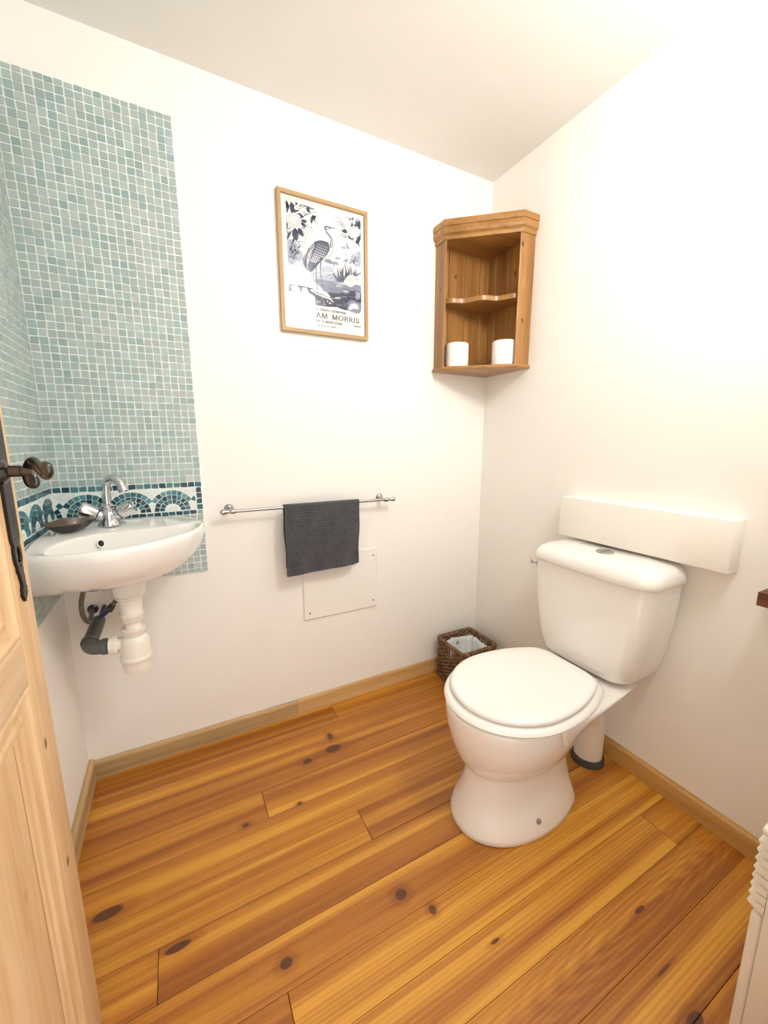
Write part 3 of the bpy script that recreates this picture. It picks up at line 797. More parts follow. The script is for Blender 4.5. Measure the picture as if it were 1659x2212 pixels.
def stroke(pts, w0, w1, tone, lay=0, k=6):
    """w in drawing units"""
    c = spline([P(x, y).to_3d() for x, y in pts], k); n = len(c); L = []; Rr = []
    for i in range(n):
        d = (c[min(i+1, n-1)] - c[max(i-1, 0)]).normalized(); nn = Vector((-d.y, d.x)); 
        t = i / (n - 1); w = (w0 + (w1 - w0) * t) * .00016
        L.append(c[i].to_2d() + nn * w); Rr.append(c[i].to_2d() - nn * w)
    g = art.setdefault((lay, tone), G()); y = YP - .00012 - lay * .00007 - (len(g.f) % 5) * .000008
    cl = lambda p: Vector((min(max(p.x, .4335), .7285), y, min(max(p.y, 1.640), 2.0545)))
    g.add([cl(p) for p in L] + [cl(p) for p in Rr], [(i, i+1, n+i+1, n+i) for i in range(n-1)])
def leaf(x0, y0, x1, y1, w, tone, lay=0, bend=0):
    dx, dy = x1 - x0, y1 - y0; L = math.hypot(dx, dy); nx, ny = -dy / L, dx / L
    A = []; B = []
    for i in range(9):
        t = i / 8; s = math.sin(PI * t ** .8) * w / 2; b = bend * 4 * t * (1 - t)
        cx, cy = x0 + dx*t + nx*b, y0 + dy*t + ny*b
        A.append(P(cx + nx*s, cy + ny*s)); B.append(P(cx - nx*s, cy - ny*s))
    ink(A + B[::-1][1:-1], tone, lay)
def flower(x, y, r, seed, lay=3):
    rd = random.Random(seed)
    for ring_, (rr, n) in enumerate(((1.0, 9), (.72, 8), (.46, 6))):
        for i in range(n):
            t = 2*PI*i/n + ring_ * .4 + rd.uniform(-.1, .1); R = r * rr
            cx, cy = x + R*.62*math.cos(t), y + R*.62*math.sin(t)
            pts = [(cx + R*.42*math.cos(q)*(1 + .12*math.cos(3*q)), cy + R*.42*math.sin(q)*(1 + .12*math.cos(3*q))) for q in [2*PI*j/8 for j in range(8)]]
            poly(pts, 1 if ring_ else 2, lay + ring_ * 2, 3)
            poly([(cx + (px - cx)*.86, cy + (py - cy)*.86) for px, py in pts], 4, lay + ring_ * 2 + 1, 3)
def fan(x, y, a0, a1, n, l0, l1, w, tone, lay, seed, bend=18):
    rd = random.Random(seed)
    for i in range(n):
        a = math.radians(a0 + (a1 - a0) * i / max(1, n - 1) + rd.uniform(-6, 6)); L = rd.uniform(l0, l1)
        leaf(x + rd.uniform(-8, 8), y + rd.uniform(-8, 8), x + L*math.cos(a), y - L*math.sin(a), w * rd.uniform(.7, 1.2), tone, lay, bend * (1 if math.cos(a) > 0 else -1) * rd.uniform(.5, 1.3))
rd = random.Random(11)
# distance and water
poly([(812, 1065), (850, 1045), (890, 1055), (920, 1080), (975, 1085), (990, 1120), (900, 1110), (830, 1085)], 2, 0)
poly([(780, 1150), (830, 1135), (900, 1140), (920, 1175), (900, 1215), (800, 1215), (770, 1190)], 3, 0)
poly([(1165, 990), (1215, 970), (1268, 960), (1268, 1140), (1200, 1120), (1140, 1080), (1150, 1030)], 3, 0)
poly([(640, 1225), (760, 1215), (950, 1245), (1100, 1270), (1268, 1300), (1270, 1480), (1000, 1440), (800, 1400), (680, 1330)], 3, 0)
poly([(700, 1300), (900, 1330), (1050, 1380), (1270, 1390), (1272, 1715), (1100, 1690), (980, 1650), (900, 1520), (780, 1410)], 2, 1)
poly([(850, 1470), (1000, 1480), (1150, 1450), (1270, 1470), (1273, 1600), (1160, 1560), (1090, 1620), (1100, 1690), (990, 1655), (930, 1580)], 0, 2)
for i in range(46):
    y0 = rd.uniform(1215, 1640); x0 = rd.uniform(690, 1180); L = rd.uniform(40, 160)
    if y0 > 1400 and x0 < 860: continue
    stroke([(x0, y0 + (x0 - 690)*.12), (x0 + L/2, y0 + (x0 - 690)*.12 + L*.07 + rd.uniform(-5, 5)), (min(x0 + L, 1270), y0 + (x0 - 690)*.12 + L*.12)], 5, 1, rd.choice((0, 1, 4, 4)) if y0 < 1430 else rd.choice((1, 2, 4)), 3, 3)
# upper left foliage
for q in ((335, 310, 372, 400, 34), (430, 480, 392, 325, 70), (440, 470, 470, 330, 60), (470, 480, 560, 525, 60), (455, 455, 490, 400, 40), (360, 430, 335, 350, 44), (345, 470, 342, 390, 26), (560, 372, 705, 428, 20), (600, 395, 640, 470, 40), (500, 380, 540, 360, 16),
          (520, 560, 605, 575, 44), (520, 590, 600, 640, 34), (445, 655, 470, 830, 80), (490, 655, 560, 770, 60), (400, 690, 345, 820, 34), (342, 560, 345, 700, 40), (350, 590, 372, 540, 30), (640, 530, 720, 505, 36), (670, 520, 655, 610, 34), (680, 500, 700, 580, 26), (660, 490, 720, 545, 26)):
    leaf(*q[:4], q[4], 0 if q[4] > 30 else 1, 2, 6)
for q in ([(560, 500), (640, 470), (720, 458), (780, 480)], [(540, 520), (600, 490), (660, 480)], [(700, 560), (735, 600), (740, 665)], [(690, 570), (712, 610), (712, 655)], [(550, 590), (630, 630), (690, 690)], [(560, 610), (640, 680), (650, 770)], [(540, 620), (600, 700), (605, 800)], [(560, 700), (580, 770), (560, 860)],
          [(470, 840), (540, 825), (610, 860)], [(480, 860), (540, 880), (575, 940)], [(640, 640), (668, 690), (655, 760)], [(480, 440), (520, 410), (600, 390), (700, 425)], [(480, 800), (500, 770), (510, 745)]): stroke(q, 6, 1.5, 1, 2)
poly([(350, 830), (400, 800), (470, 850), (500, 930), (540, 970), (545, 1060), (480, 1070), (420, 1110), (362, 1090)], 3, 0)
for i in range(26):
    x0, y0 = rd.uniform(355, 500), rd.uniform(830, 1060); leaf(x0, y0, x0 + rd.uniform(-40, 60), y0 - rd.uniform(20, 80), rd.uniform(14, 30), rd.choice((1, 1, 2, 0)), 1, 6)
flower(432, 555, 92, 2)
flower(470, 400, 36, 8)
for i in range(34):
    x0, y0 = rd.uniform(345, 600), rd.uniform(320, 800)
    if x0 - 345 > 330 - abs(y0 - 480) * .75: continue
    if (x0 - 432) ** 2 + (y0 - 555) ** 2 < 100 ** 2: continue
    leaf(x0, y0, x0 + rd.uniform(-30, 70), y0 + rd.uniform(-20, 80), rd.uniform(12, 26), rd.choice((1, 2, 2, 3)), 1, 8)
for i in range(30):
    x0, y0 = rd.uniform(352, 520), rd.uniform(800, 1100); stroke([(x0, y0), (x0 + rd.uniform(-20, 30), y0 + 30), (x0 + rd.uniform(-30, 40), y0 + 70)], 6, 1, rd.choice((1, 2, 3)), 2, 3)
# upper right foliage
for q in ((1105, 715, 1028, 690, 48), (1255, 560, 1262, 700, 40), (1215, 560, 1240, 640, 30), (1262, 690, 1250, 850, 60), (1225, 800, 1250, 870, 46), (1110, 750, 1190, 800, 40), (1230, 620, 1190, 650, 40), (1150, 650, 1165, 590, 30), (1130, 620, 1080, 640, 30), (1180, 560, 1150, 520, 22)): leaf(*q[:4], q[4], 0 if q[4] > 35 else 1, 2, 6)
for q in ([(1060, 620), (1010, 545), (948, 508)], [(1045, 612), (990, 575), (920, 590)], [(1075, 650), (1020, 615), (970, 640)], [(1090, 690), (1040, 640), (990, 560)], [(1095, 770), (1040, 760), (968, 792)], [(1085, 760), (1040, 738), (985, 742)], [(1100, 780), (1060, 780), (1045, 795)], [(1120, 750), (1190, 830), (1268, 912)], [(1180, 530), (1160, 600), (1150, 650)], [(1240, 570), (1215, 600), (1200, 640)], [(1090, 520), (1140, 540), (1170, 580)]): stroke(q, 7, 2, 1, 2)
flower(1190, 715, 78, 4); flower(1105, 595, 46, 9)
# tall flowers on the right
for q in ([(1085, 1160), (1088, 1040), (1080, 900)], [(1060, 1160), (1100, 1020), (1105, 900)], [(1040, 1140), (1000, 1080), (985, 1020)], [(1095, 1000), (1060, 965)]): stroke(q, 4, 2, 1, 2)
fan(1085, 905, 20, 160, 7, 30, 70, 12, 2, 2, 5); fan(985, 1040, 30, 150, 7, 15, 45, 12, 2, 2, 6); fan(1085, 1070, 0, 180, 6, 20, 50, 14, 2, 2, 7)
for i in range(14): leaf(rd.uniform(1130, 1250), rd.uniform(1010, 1130), rd.uniform(1130, 1265), rd.uniform(1000, 1100), 22, 3, 1)
fan(1050, 1330, 35, 140, 17, 120, 250, 17, 1, 4, 21, 25); fan(1060, 1330, 50, 120, 9, 90, 200, 16, 0, 4, 22, 15); fan(1170, 1280, 30, 110, 11, 90, 180, 14, 1, 3, 23, 15)
for q in ([(1030, 1330), (930, 1250), (835, 1262)], [(1030, 1330), (950, 1280), (890, 1290)], [(1040, 1320), (960, 1230), (870, 1245)]): stroke(q, 8, 2, 1, 4)
# right rocks
poly([(1060, 1340), (1100, 1270), (1160, 1250), (1225, 1275), (1270, 1290), (1272, 1375), (1210, 1370), (1150, 1400), (1090, 1370)], 4, 5)
for i in range(16):
    x0 = 1085 + i * 11; stroke([(x0, 1268 + abs(i - 6) * 4), (x0 + 12, 1310), (x0 - 6, 1355 + rd.uniform(-8, 18))], rd.uniform(2, 6), 1.5, rd.choice((1, 2, 1)), 6)
for i in range(24):
    x0, y0 = rd.uniform(1150, 1262), rd.uniform(520, 880)
    if (x0 - 1190) ** 2 + (y0 - 715) ** 2 < 85 ** 2: continue
    leaf(x0, y0, x0 + rd.uniform(-50, 40), y0 + rd.uniform(-50, 50), rd.uniform(10, 24), rd.choice((1, 2, 2, 3)), 1, 6)
for i in range(40):
    x0, y0 = rd.uniform(1130, 1250), rd.uniform(985, 1240); leaf(x0, y0, x0 + rd.uniform(-15, 25), y0 - rd.uniform(6, 26), rd.uniform(8, 18), rd.choice((2, 2, 1, 4)), 2)
for i in range(30):
    x0, y0 = rd.uniform(790, 980), rd.uniform(1050, 1210); leaf(x0, y0, x0 + rd.uniform(-10, 20), y0 - rd.uniform(4, 16), rd.uniform(8, 14), rd.choice((2, 1, 4)), 1)
# lower left bank and rock under the bird
poly([(375, 1372), (500, 1380), (640, 1410), (700, 1440), (690, 1600), (600, 1565), (480, 1545), (375, 1530)], 0, 2)
poly([(395, 1372), (480, 1382), (520, 1470), (450, 1480), (400, 1430)], 3, 3)
for i in range(14): leaf(560 + rd.uniform(-40, 60), 1400, 530 + i * 9, 1500 + rd.uniform(-20, 20), 11, rd.choice((4, 3, 4)), 4)
poly([(635, 1440), (700, 1420), (800, 1440), (870, 1490), (895, 1550), (850, 1545), (800, 1530), (720, 1490)], 4, 5)
for i in range(18):
    x0, y0 = 650 + i * 12, 1435 + i * 5; stroke([(x0, y0), (x0 + 40, y0 + 22), (x0 + 70, y0 + 48)], 4, 1, rd.choice((0, 1)), 6)
poly([(650, 1500), (740, 1495), (830, 1530), (930, 1590), (980, 1640), (960, 1652), (800, 1640), (690, 1615), (650, 1570)], 0, 5)
for i in range(60):
    x0, y0 = rd.uniform(660, 930), rd.uniform(1500, 1630)
    if y0 - 1500 < (x0 - 700) * .38: continue
    leaf(x0, y0, x0 + rd.uniform(-16, 16), y0 - rd.uniform(4, 20), rd.uniform(7, 15), rd.choice((4, 3, 2)), 6)
poly([(800, 1500), (825, 1460), (860, 1490), (890, 1540), (840, 1540)], 4, 6)
for (x, y, r) in ((1185, 1650, 80), (570, 1520, 78)):
    for a in (200, 180, 165, 140, 118, 95, 75, 50, 30, 10, -10):
        t = math.radians(a); leaf(x, y + 12, x + r*math.cos(t), y + 12 - r*math.sin(t), r * .36, 1, 7); leaf(x, y + 12, x + r*.93*math.cos(t), y + 12 - r*.93*math.sin(t), r * .26, 4, 8)
for i in range(9): leaf(1060 + rd.uniform(0, 90), 1640 + rd.uniform(-10, 30), 1050 + rd.uniform(0, 60), 1570 + rd.uniform(0, 40), 22, 1, 6)
for (x, y) in ((1090, 1462), (985, 1540), (1000, 1390)): leaf(x - 40, y - 6, x + 40, y + 8, 26, 4, 5); leaf(x - 30, y, x + 30, y + 10, 9, 0, 6)
for i in range(20): leaf(1205 + rd.uniform(0, 60), 1450 + rd.uniform(0, 110), 1205 + rd.uniform(0, 60), 1450 + rd.uniform(0, 110), 10, 3, 5)
# heron
for q in ([(722, 1095), (712, 1180), (714, 1260), (722, 1340), (728, 1425)], [(772, 1080), (766, 1160), (770, 1230), (785, 1340), (802, 1445)]): stroke(q, 15, 6, 1, 9)
for q in ([(728, 1420), (760, 1436)], [(728, 1420), (695, 1424)], [(802, 1442), (835, 1456)], [(802, 1442), (780, 1440)]): stroke(q, 6, 3, 0, 9)
poly([(740, 822), (800, 822), (872, 852), (888, 915), (858, 985), (800, 1055), (745, 1100), (695, 1170), (650, 1212), (600, 1180), (555, 1120), (545, 1050), (590, 960), (640, 890), (690, 845)], 1, 9)
poly([(872, 860), (905, 850), (922, 905), (910, 970), (860, 1015), (800, 1052), (855, 985), (882, 925)], 4, 10)
stroke([(912, 860), (924, 905), (912, 972), (862, 1018), (790, 1062)], 5, 3, 1, 11)
stroke([(893, 905), (906, 830), (890, 775), (850, 728), (832, 690), (828, 655), (850, 640)], 30, 17, 1, 10)
stroke([(896, 900), (905, 835), (884, 780), (845, 732), (829, 690), (829, 660)], 12, 5, 4, 11)
poly([(812, 655), (830, 634), (862, 636), (888, 652), (890, 668), (860, 674), (840, 684), (820, 680)], 1, 10); poly([(838, 652), (868, 652), (868, 664), (842, 668)], 4, 11)
stroke([(878, 652), (930, 660), (976, 672)], 11, 1.5, 0, 10)
stroke([(690, 845), (740, 826), (800, 826), (868, 854)], 16, 10, 0, 10)
for i in range(8):
    for j in range(7):
        x0, y0 = 742 + j * 19 - i * 11, 862 + i * 27 + j * 7
        if i > 4 and j > 7 - i * .5: continue
        leaf(x0, y0, x0 - 9 - i * 2, y0 + 12 + i * 3, 7 + i * 1.0, 4, 11)
for i in range(13):
    t = i / 12; x0, y0 = 720 - t * 60 + rd.uniform(-10, 10), 890 + t * 200
    stroke([(x0 - 20, y0 - 40), (x0 - 62, y0 + 10), (x0 - 92 + t*20, y0 + 90)], 3, 5, rd.choice((4, 3, 4)), 11)
for i in range(10):
    t = i / 9; stroke([(600 + t * 60, 950 - t*70), (560 + t * 40, 1040), (548 + t * 90, 1130 + t * 80)], 4, 2, rd.choice((0, 0, 4)), 11)
for i in range(9): stroke([(560 + i*9, 1090 + i*6), (575 + i*7, 1170), (600 + i*5, 1245 - i*5)], 5, 1, 2, 8)
poly([(720, 1040), (790, 1040), (760, 1090), (700, 1160), (655, 1195), (680, 1110)], 0, 10)
for (l, t), g in sorted(art.items(), key=lambda q: (q[0][0], q[0][1])):
    nm = 'art_ink_%d' % t
    if nm not in M: M[nm] = plain(nm, INK[t], .8)
byt = {}
for (l, t), g in art.items(): byt.setdefault(t, G()).add(g.v, g.f)
vs, fs, mi = [], [], []
for t, g in byt.items():
    n0 = len(vs); vs += g.v; fs += [tuple(i + n0 for i in f) for f in g.f]; mi += [t] * len(g.f)
me = bpy.data.meshes.new('heron_print'); me.from_pydata([tuple(v) for v in vs], [], fs)
for t in range(5): me.materials.append(M['art_ink_%d' % t])
me.polygons.foreach_set('material_index', [m if m < 5 else 0 for m in mi])
art_o = link(bpy.data.objects.new('heron_print', me), prt)
# lettering: small stroke alphabet with serifs
def A_(c, r, a0, a1, n=10, sx=1): return [(c[0] + r*sx*math.cos(math.radians(a0 + (a1-a0)*i/n)), c[1] + r*math.sin(math.radians(a0 + (a1-a0)*i/n))) for i in range(n + 1)]
GL = {'I': (.28, [[(.14, 0), (.14, 1)]]), 'L': (.62, [[(.14, 1), (.14, 0)], [(.14, .03), (.6, .03)], [(.58, .03), (.58, .2)]]),
 'A': (.86, [[(.06, 0), (.42, 1)], [(.42, 1), (.80, 0)], [(.2, .33), (.66, .33)]]), 'M': (1.06, [[(.13, 0), (.15, 1)], [(.15, 1), (.52, .05)], [(.52, .05), (.90, 1)], [(.90, 1), (.93, 0)]]),
 'O': (.94, [A_((.47, .5), .5, 90, 450, 24, .84)]), 'R': (.78, [[(.14, 0), (.14, 1)], [(.14, .97), (.38, .97)] + A_((.38, .735), .235, 90, -90, 8) + [(.14, .5)], [(.36, .5), (.74, 0)]]),
 'S': (.62, [[(.52, .80)] + A_((.32, .745), .235, 30, 260, 10) + A_((.30, .26), .25, 80, -150, 10) + [(.08, .2)]]),
 'W': (1.2, [[(.06, 1), (.34, 0)], [(.34, 0), (.60, .95)], [(.60, .95), (.86, 0)], [(.86, 0), (1.13, 1)]]), 'P': (.70, [[(.14, 0), (.14, 1)], [(.14, .97), (.36, .97)] + A_((.36, .73), .24, 90, -90, 8) + [(.14, .49)]]),
 'N': (.94, [[(.14, 0), (.14, 1)], [(.14, 1), (.80, 0)], [(.80, 0), (.80, 1)]]), 'T': (.76, [[(.38, 0), (.38, 1)], [(.05, .97), (.71, .97)], [(.06, .97), (.06, .82)], [(.70, .97), (.70, .82)]]),
 'E': (.66, [[(.14, 0), (.14, 1)], [(.14, .97), (.58, .97)], [(.14, .52), (.48, .52)], [(.14, .03), (.6, .03)]]), 'X': (.84, [[(.1, 1), (.74, 0)], [(.74, 1), (.1, 0)]]), 'H': (.92, [[(.14, 0), (.14, 1)], [(.78, 0), (.78, 1)], [(.14, .52), (.78, .52)]]),
 'B': (.74, [[(.14, 0), (.14, 1)], [(.14, .97), (.36, .97)] + A_((.36, .75), .22, 90, -90, 8) + [(.14, .53)], [(.36, .53)] + A_((.40, .28), .25, 90, -90, 8) + [(.14, .03)]]),
 'Y': (.82, [[(.06, 1), (.41, .48)], [(.76, 1), (.41, .48)], [(.41, .48), (.41, 0)]]), 'F': (.62, [[(.14, 0), (.14, 1)], [(.14, .97), (.58, .97)], [(.14, .52), (.46, .52)]]), 'D': (.86, [[(.14, 0), (.14, 1)], [(.14, .97), (.36, .97)] + A_((.36, .5), .47, 90, -90, 12, .9) + [(.14, .03)]]),
 'G': (.88, [A_((.47, .5), .5, 40, 320, 18, .84) + [(.80, .40)], [(.62, .42), (.86, .42)]]), 'C': (.82, [A_((.47, .5), .5, 45, 315, 18, .84)]), 'U': (.88, [[(.14, 1), (.14, .32)] + A_((.44, .3), .3, 180, 360, 10) + [(.74, 1)]])}
SERIF = {'I': [.14], 'L': [.14], 'A': [.06, .80], 'M': [.13, .93], 'R': [.14, .74], 'W': [], 'P': [.14], 'N': [.14], 'T': [.38], 'E': [], 'H': [.14, .78], 'B': [], 'Y': [.41], 'F': [.14], 'X': [.1, .74]}
def lettering(txt, x0, x1, z, h, name, wt=.095):
    sp = .20
    Wd = sum(GL[c][0] + sp if c != ' ' else .75 for c in txt) - sp
    kx = (x1 - x0) / Wd; g = G(); x = 0
    def seg(a, b, w):
        a, b = Vector(a), Vector(b); d = (b - a)
        if d.length < 1e-6: return
        d.normalize(); n = Vector((-d.y, d.x)) * w / 2; a -= d * w * .3; b += d * w * .3
        g.add([Vector((x0 + (x + q.x) * kx, YP - .0011, z + q.y * h)) for q in (a + n, b + n, b - n, a - n)], [(0, 1, 2, 3)])
    for c in txt:
        if c == ' ':
            x += .75; g.build(name, M['art_ink_5'], prt, smooth=False); g = G(); continue
        wd, st = GL[c]
        for s in st:
            for a, b in zip(s, s[1:]):
                vert = abs(b[1] - a[1]) / (math.hypot(b[0]-a[0], b[1]-a[1]) + 1e-9)
                seg(a, b, wt * (.45 + .75 * vert))
        for q in SERIF.get(c, []): seg((q - .10, .02), (q + .10, .02), wt * .5)
        if c in 'IHNMUPRFLBD':
            for q in ([.14, .78] if c == 'H' else [.14]): seg((q - .10, .98), (q + .08, .98), wt * .5)
        x += wd + sp
    return g.build(name, M['art_ink_5'], prt, smooth=False)
M['art_ink_5'] = plain('lettering_ink', INK[5], .8)
def T2(px0, py0, px1, py1, cap, txt, name, full=None, wt=.095):
    a, b = P(px0, py0), P(px1, py1); hgt = (P(px0, py0 - cap) - a).length
    z = (a.y + b.y) / 2; xa, xb = a.x, b.x
    if full:   # measured letters are the tail of a longer line
        W = lambda s: sum(GL[c][0] + .2 if c != ' ' else .75 for c in s) - .2
        kx = (xb - xa) / W(txt); xa = xb - kx * W(full); txt = full
    lettering(txt, xa, xb, z, hgt, name, wt)
T2(630, 1775, 1252, 1848, 62, 'LIAM MORRIS', 'title_lettering', 'WILLIAM MORRIS', .12)
T2(722, 1690, 1085, 1738, 22, 'O PRINTS EXHIBITION', 'caption_lettering', None, .2)
T2(648, 1828, 1040, 1878, 28, 'HISTORY OF BRITISH DESIGN', 'caption_lettering', None, .16)
T2(730, 1888, 970, 1914, 14, 'THE ART OF XIX CENTURY', 'caption_lettering', None, .2)
T2(1178, 1898, 1272, 1907, 14, 'LONDON', 'caption_lettering', None, .2)
gq = [(PXa + fw - .002, PZa + fw - .002), (PXb - fw + .002, PZa + fw - .002), (PXb - fw + .002, PZb - fw + .002), (PXa + fw - .002, PZb - fw + .002)]
mesh('glass_pane', [(x, YN - .0135, z) for x, z in gq], [(0, 1, 2, 3)], M['glass'], po, smooth=False)

# ------------------------------------------------------------------ toilet
AY = .835
toi = thing('toilet', 'white ceramic close coupled toilet with closed lid against the right wall', 'toilet', (.92, AY, 0))
def dshape(xf, xb, hw, hb, xc, n=48, ex=2.0, rear=2.2):
    """closed outline: elliptical front, sides easing to half width hb at a flat back"""
    half = []
    nf = n // 2
    for i in range(nf + 1):
        t = PI / 2 * i / nf
        half.append((xc - (xc - xf) * math.cos(t) ** (2/ex), hw * math.sin(t) ** (2/ex)))
    nb = n // 2
    for i in range(1, nb + 1):
        t = i / nb; x = xc + (xb - xc) * t
        y = hb + (hw - hb) * (1 - t ** rear)
        rr = .035
        if xb - x < rr: y -= (rr - math.sqrt(max(0, rr*rr - (rr - (xb - x)) ** 2))) * min(1, hb / .06)
        half.append((x, max(y, .002)))
    pts = half[1:] if half[0][1] < 1e-6 else half
    out = [half[0]] + pts + [(x, -y) for x, y in reversed(pts)]
    return out
def sect(rows, xoff=0):
    rs = []
    for z, xf, xb, hw, hb, xc, *r in rows:
        ex = r[0] if r else 2.0
        rs.append([Vector((x, AY + y, z)) for x, y in dshape(xf, xb, hw, hb, xc, 48, ex)])
    return rs
pan = [(.0005, .702, 1.130, .146, .090, .93, 2.15), (.004, .698, 1.136, .149, .094, .93, 2.15), (.02, .700, 1.136, .148, .092, .93, 2.15), (.05, .711, 1.130, .139, .082, .93, 2.1), (.09, .727, 1.120, .128, .074, .93), (.13, .739, 1.112, .119, .07, .93), (.165, .745, 1.106, .1135, .07, .93), (.186, .747, 1.102, .112, .07, .93),
       (.190, .746, 1.102, .1125, .07, .93), (.198, .733, 1.104, .119, .07, .93), (.215, .721, 1.112, .130, .07, .92), (.245, .706, 1.125, .150, .072, .91), (.28, .694, 1.130, .167, .072, .905), (.315, .685, 1.150, .178, .080, .90), (.345, .680, 1.195, .184, .098, .90), (.368, .678, 1.270, .187, .122, .90), (.388, .677, 1.340, .188, .146, .90), (.396, .679, 1.345, .186, .148, .90), (.399, .685, 1.343, .180, .145, .90)]
pn = G().rings(sect(pan)).build('pan', M['ceramic'], toi, angle=60)
ring_ = [(.4025, .688, 1.178, .186, .11, .905), (.404, .679, 1.184, .195, .118, .905), (.410, .6745, 1.187, .1995, .122, .905), (.418, .678, 1.184, .196, .119, .905), (.423, .687, 1.177, .187, .112, .905)]
G().rings(sect(ring_)).build('seat_ring', M['seat'], toi, angle=60)
lid = [(.4270, .706, 1.152, .176, .104, .905), (.4285, .699, 1.158, .183, .111, .905), (.435, .696, 1.161, .187, .115, .905), (.442, .699, 1.159, .184, .112, .905), (.4455, .708, 1.152, .176, .104, .905), (.4467, .75, 1.12, .14, .08, .905), (.447, .84, 1.02, .06, .04, .905)]
G().rings(sect(lid)).build('lid', M['seat'], toi, angle=60)
for s in (-1, 1):
    G().lathe([(.011, -.02), (.011, .02)], axis_matrix((1.178, AY + s * .075, .412), (0, 1, 0)), 16).build('hinge', M['seat'], toi)
def rrect(x0, x1, hw, rf, rb=.012, n=10, bow=.012):
    """rounded plan, front at x0 slightly bowed"""
    pts = []
    for (cx, cy, r, a0) in ((x0 + rf, -hw + rf, rf, 180), (x1 - rb, -hw + rb, rb, 270), (x1 - rb, hw - rb, rb, 0), (x0 + rf, hw - rf, rf, 90)):
        for i in range(n + 1):
            a = math.radians(a0 + 90 * i / n); pts.append((cx + r*math.cos(a), cy + r*math.sin(a)))
    k = 9
    last = pts[-1]; first = pts[0]
    for i in range(1, k): t = i / k; pts.append((last[0] + (first[0]-last[0])*t, last[1] + (first[1]-last[1])*t))
    return [(x - bow * max(0, 1 - (y / hw) ** 2) * max(0, min(1, (x1 - x) / (x1 - x0))), y) for x, y in pts]
CYc = .838
def cist(rows, name, m, parent=toi):
    rs = [[Vector((x, CYc + y, z)) for x, y in rrect(x0, 1.390, hw, rf, .02)] for z, x0, hw, rf in rows]
    return G().rings(rs).build(name, m, parent, angle=60)
cs = cist([(.4045, 1.250, .125, .045), (.406, 1.236, .145, .05), (.413, 1.222, .162, .055), (.428, 1.212, .173, .055), (.455, 1.208, .183, .052), (.50, 1.206, .193, .05), (.56, 1.205, .203, .048), (.62, 1.205, .211, .046), (.69, 1.206, .217, .045), (.757, 1.207, .220, .045)], 'cistern', M['ceramic'])
cist([(.758, 1.204, .219, .045), (.7595, 1.198, .2255, .05), (.764, 1.195, .229, .052), (.778, 1.196, .2295, .054), (.794, 1.202, .2255, .058), (.806, 1.213, .217, .062), (.814, 1.228, .203, .066), (.8185, 1.256, .175, .06), (.8205, 1.30, .12, .035)], 'cistern_lid', M['ceramic'])
bt = G().lathe([(.0, .0), (.0285, 0), (.0285, .002), (.026, .0035), (.0, .0035)], Matrix.Translation((1.296, .828, .8200)), 36).build('flush_button', M['steel'], toi)
G().box((1.296 - .026, .828 - .0009, .8236), (1.296 + .026, .828 + .0009, .8240), M=None).build('button_split', M['dark'], bt, smooth=False)
bt.scale = (1, 1, 1)
# fixing bolt caps
for sgn in (-1, 1):
    z = .062; 
    G().lathe([(0, -.002), (.0078, -.002), (.0078, .004), (.006, .006), (0, .0065)], axis_matrix((.897, AY + sgn * .1360, .055), (-.05, sgn, .25)), 18).build('bolt_cap', M['bolt'], toi)
# service valve at the left side of the cistern
vb = Vector((1.335, CYc + .212, .690))
vv = G().tube([vb, vb + Vector((0, .088, 0))], .0065, 12)
vv.lathe([(.0095, 0), (.0115, .004), (.0115, .012), (.009, .016)], axis_matrix(vb + Vector((0, .004, 0)), (0, 1, 0)), 8)
vv.lathe([(0, -.012), (.0095, -.012), (.0105, 0), (.0095, .012), (0, .012)], axis_matrix(vb + Vector((0, .088, 0)), (0, 0, 1)), 16)
val = vv.build('inlet_valve', M['chrome'], toi)
hv = vb + Vector((-.012, .090, .002)); hd = Vector((-.82, .55, .15)).normalized(); u_ = hd.cross(Vector((0, 0, 1))).normalized(); w_ = hd.cross(u_)
vh = G().tube([hv, hv + hd * .022], .004, 10)
for d in ((u_ + w_).normalized(), (u_ - w_).normalized()): vh.tube([hv + hd * .022 - d * .016, hv + hd * .022 - d * .012, hv + hd * .022 + d * .012, hv + hd * .022 + d * .016], [.0022, .0036, .0036, .0022], 10)
vh.build('cross_handle', M['chrome'], val)
# plastic hook of a rim block hanging over the rim
rk = thing('rim_hook', 'small white plastic hook clipped over the toilet bowl rim', 'hook', (.91, AY - .185, .39))
pts = [(.897, AY - .170, .4005), (.900, AY - .186, .4012), (.905, AY - .1930, .392), (.912, AY - .1905, .372), (.922, AY - .1865, .352), (.930, AY - .1825, .336)]
c = spline(pts, 5); rs = []
for i, p in enumerate(c):
    w2 = .011 - .004 * i / len(c)
    d = (c[min(i+1, len(c)-1)] - c[max(i-1, 0)]).normalized(); nn = Vector((1, 0, 0)).cross(d).normalized() * .0012
    rs.append([p + Vector((-w2, 0, 0)) + nn, p + Vector((w2, 0, 0)) + nn, p + Vector((w2, 0, 0)) - nn, p + Vector((-w2, 0, 0)) - nn])
G().rings(rs).build('strap', M['plastic'], rk)

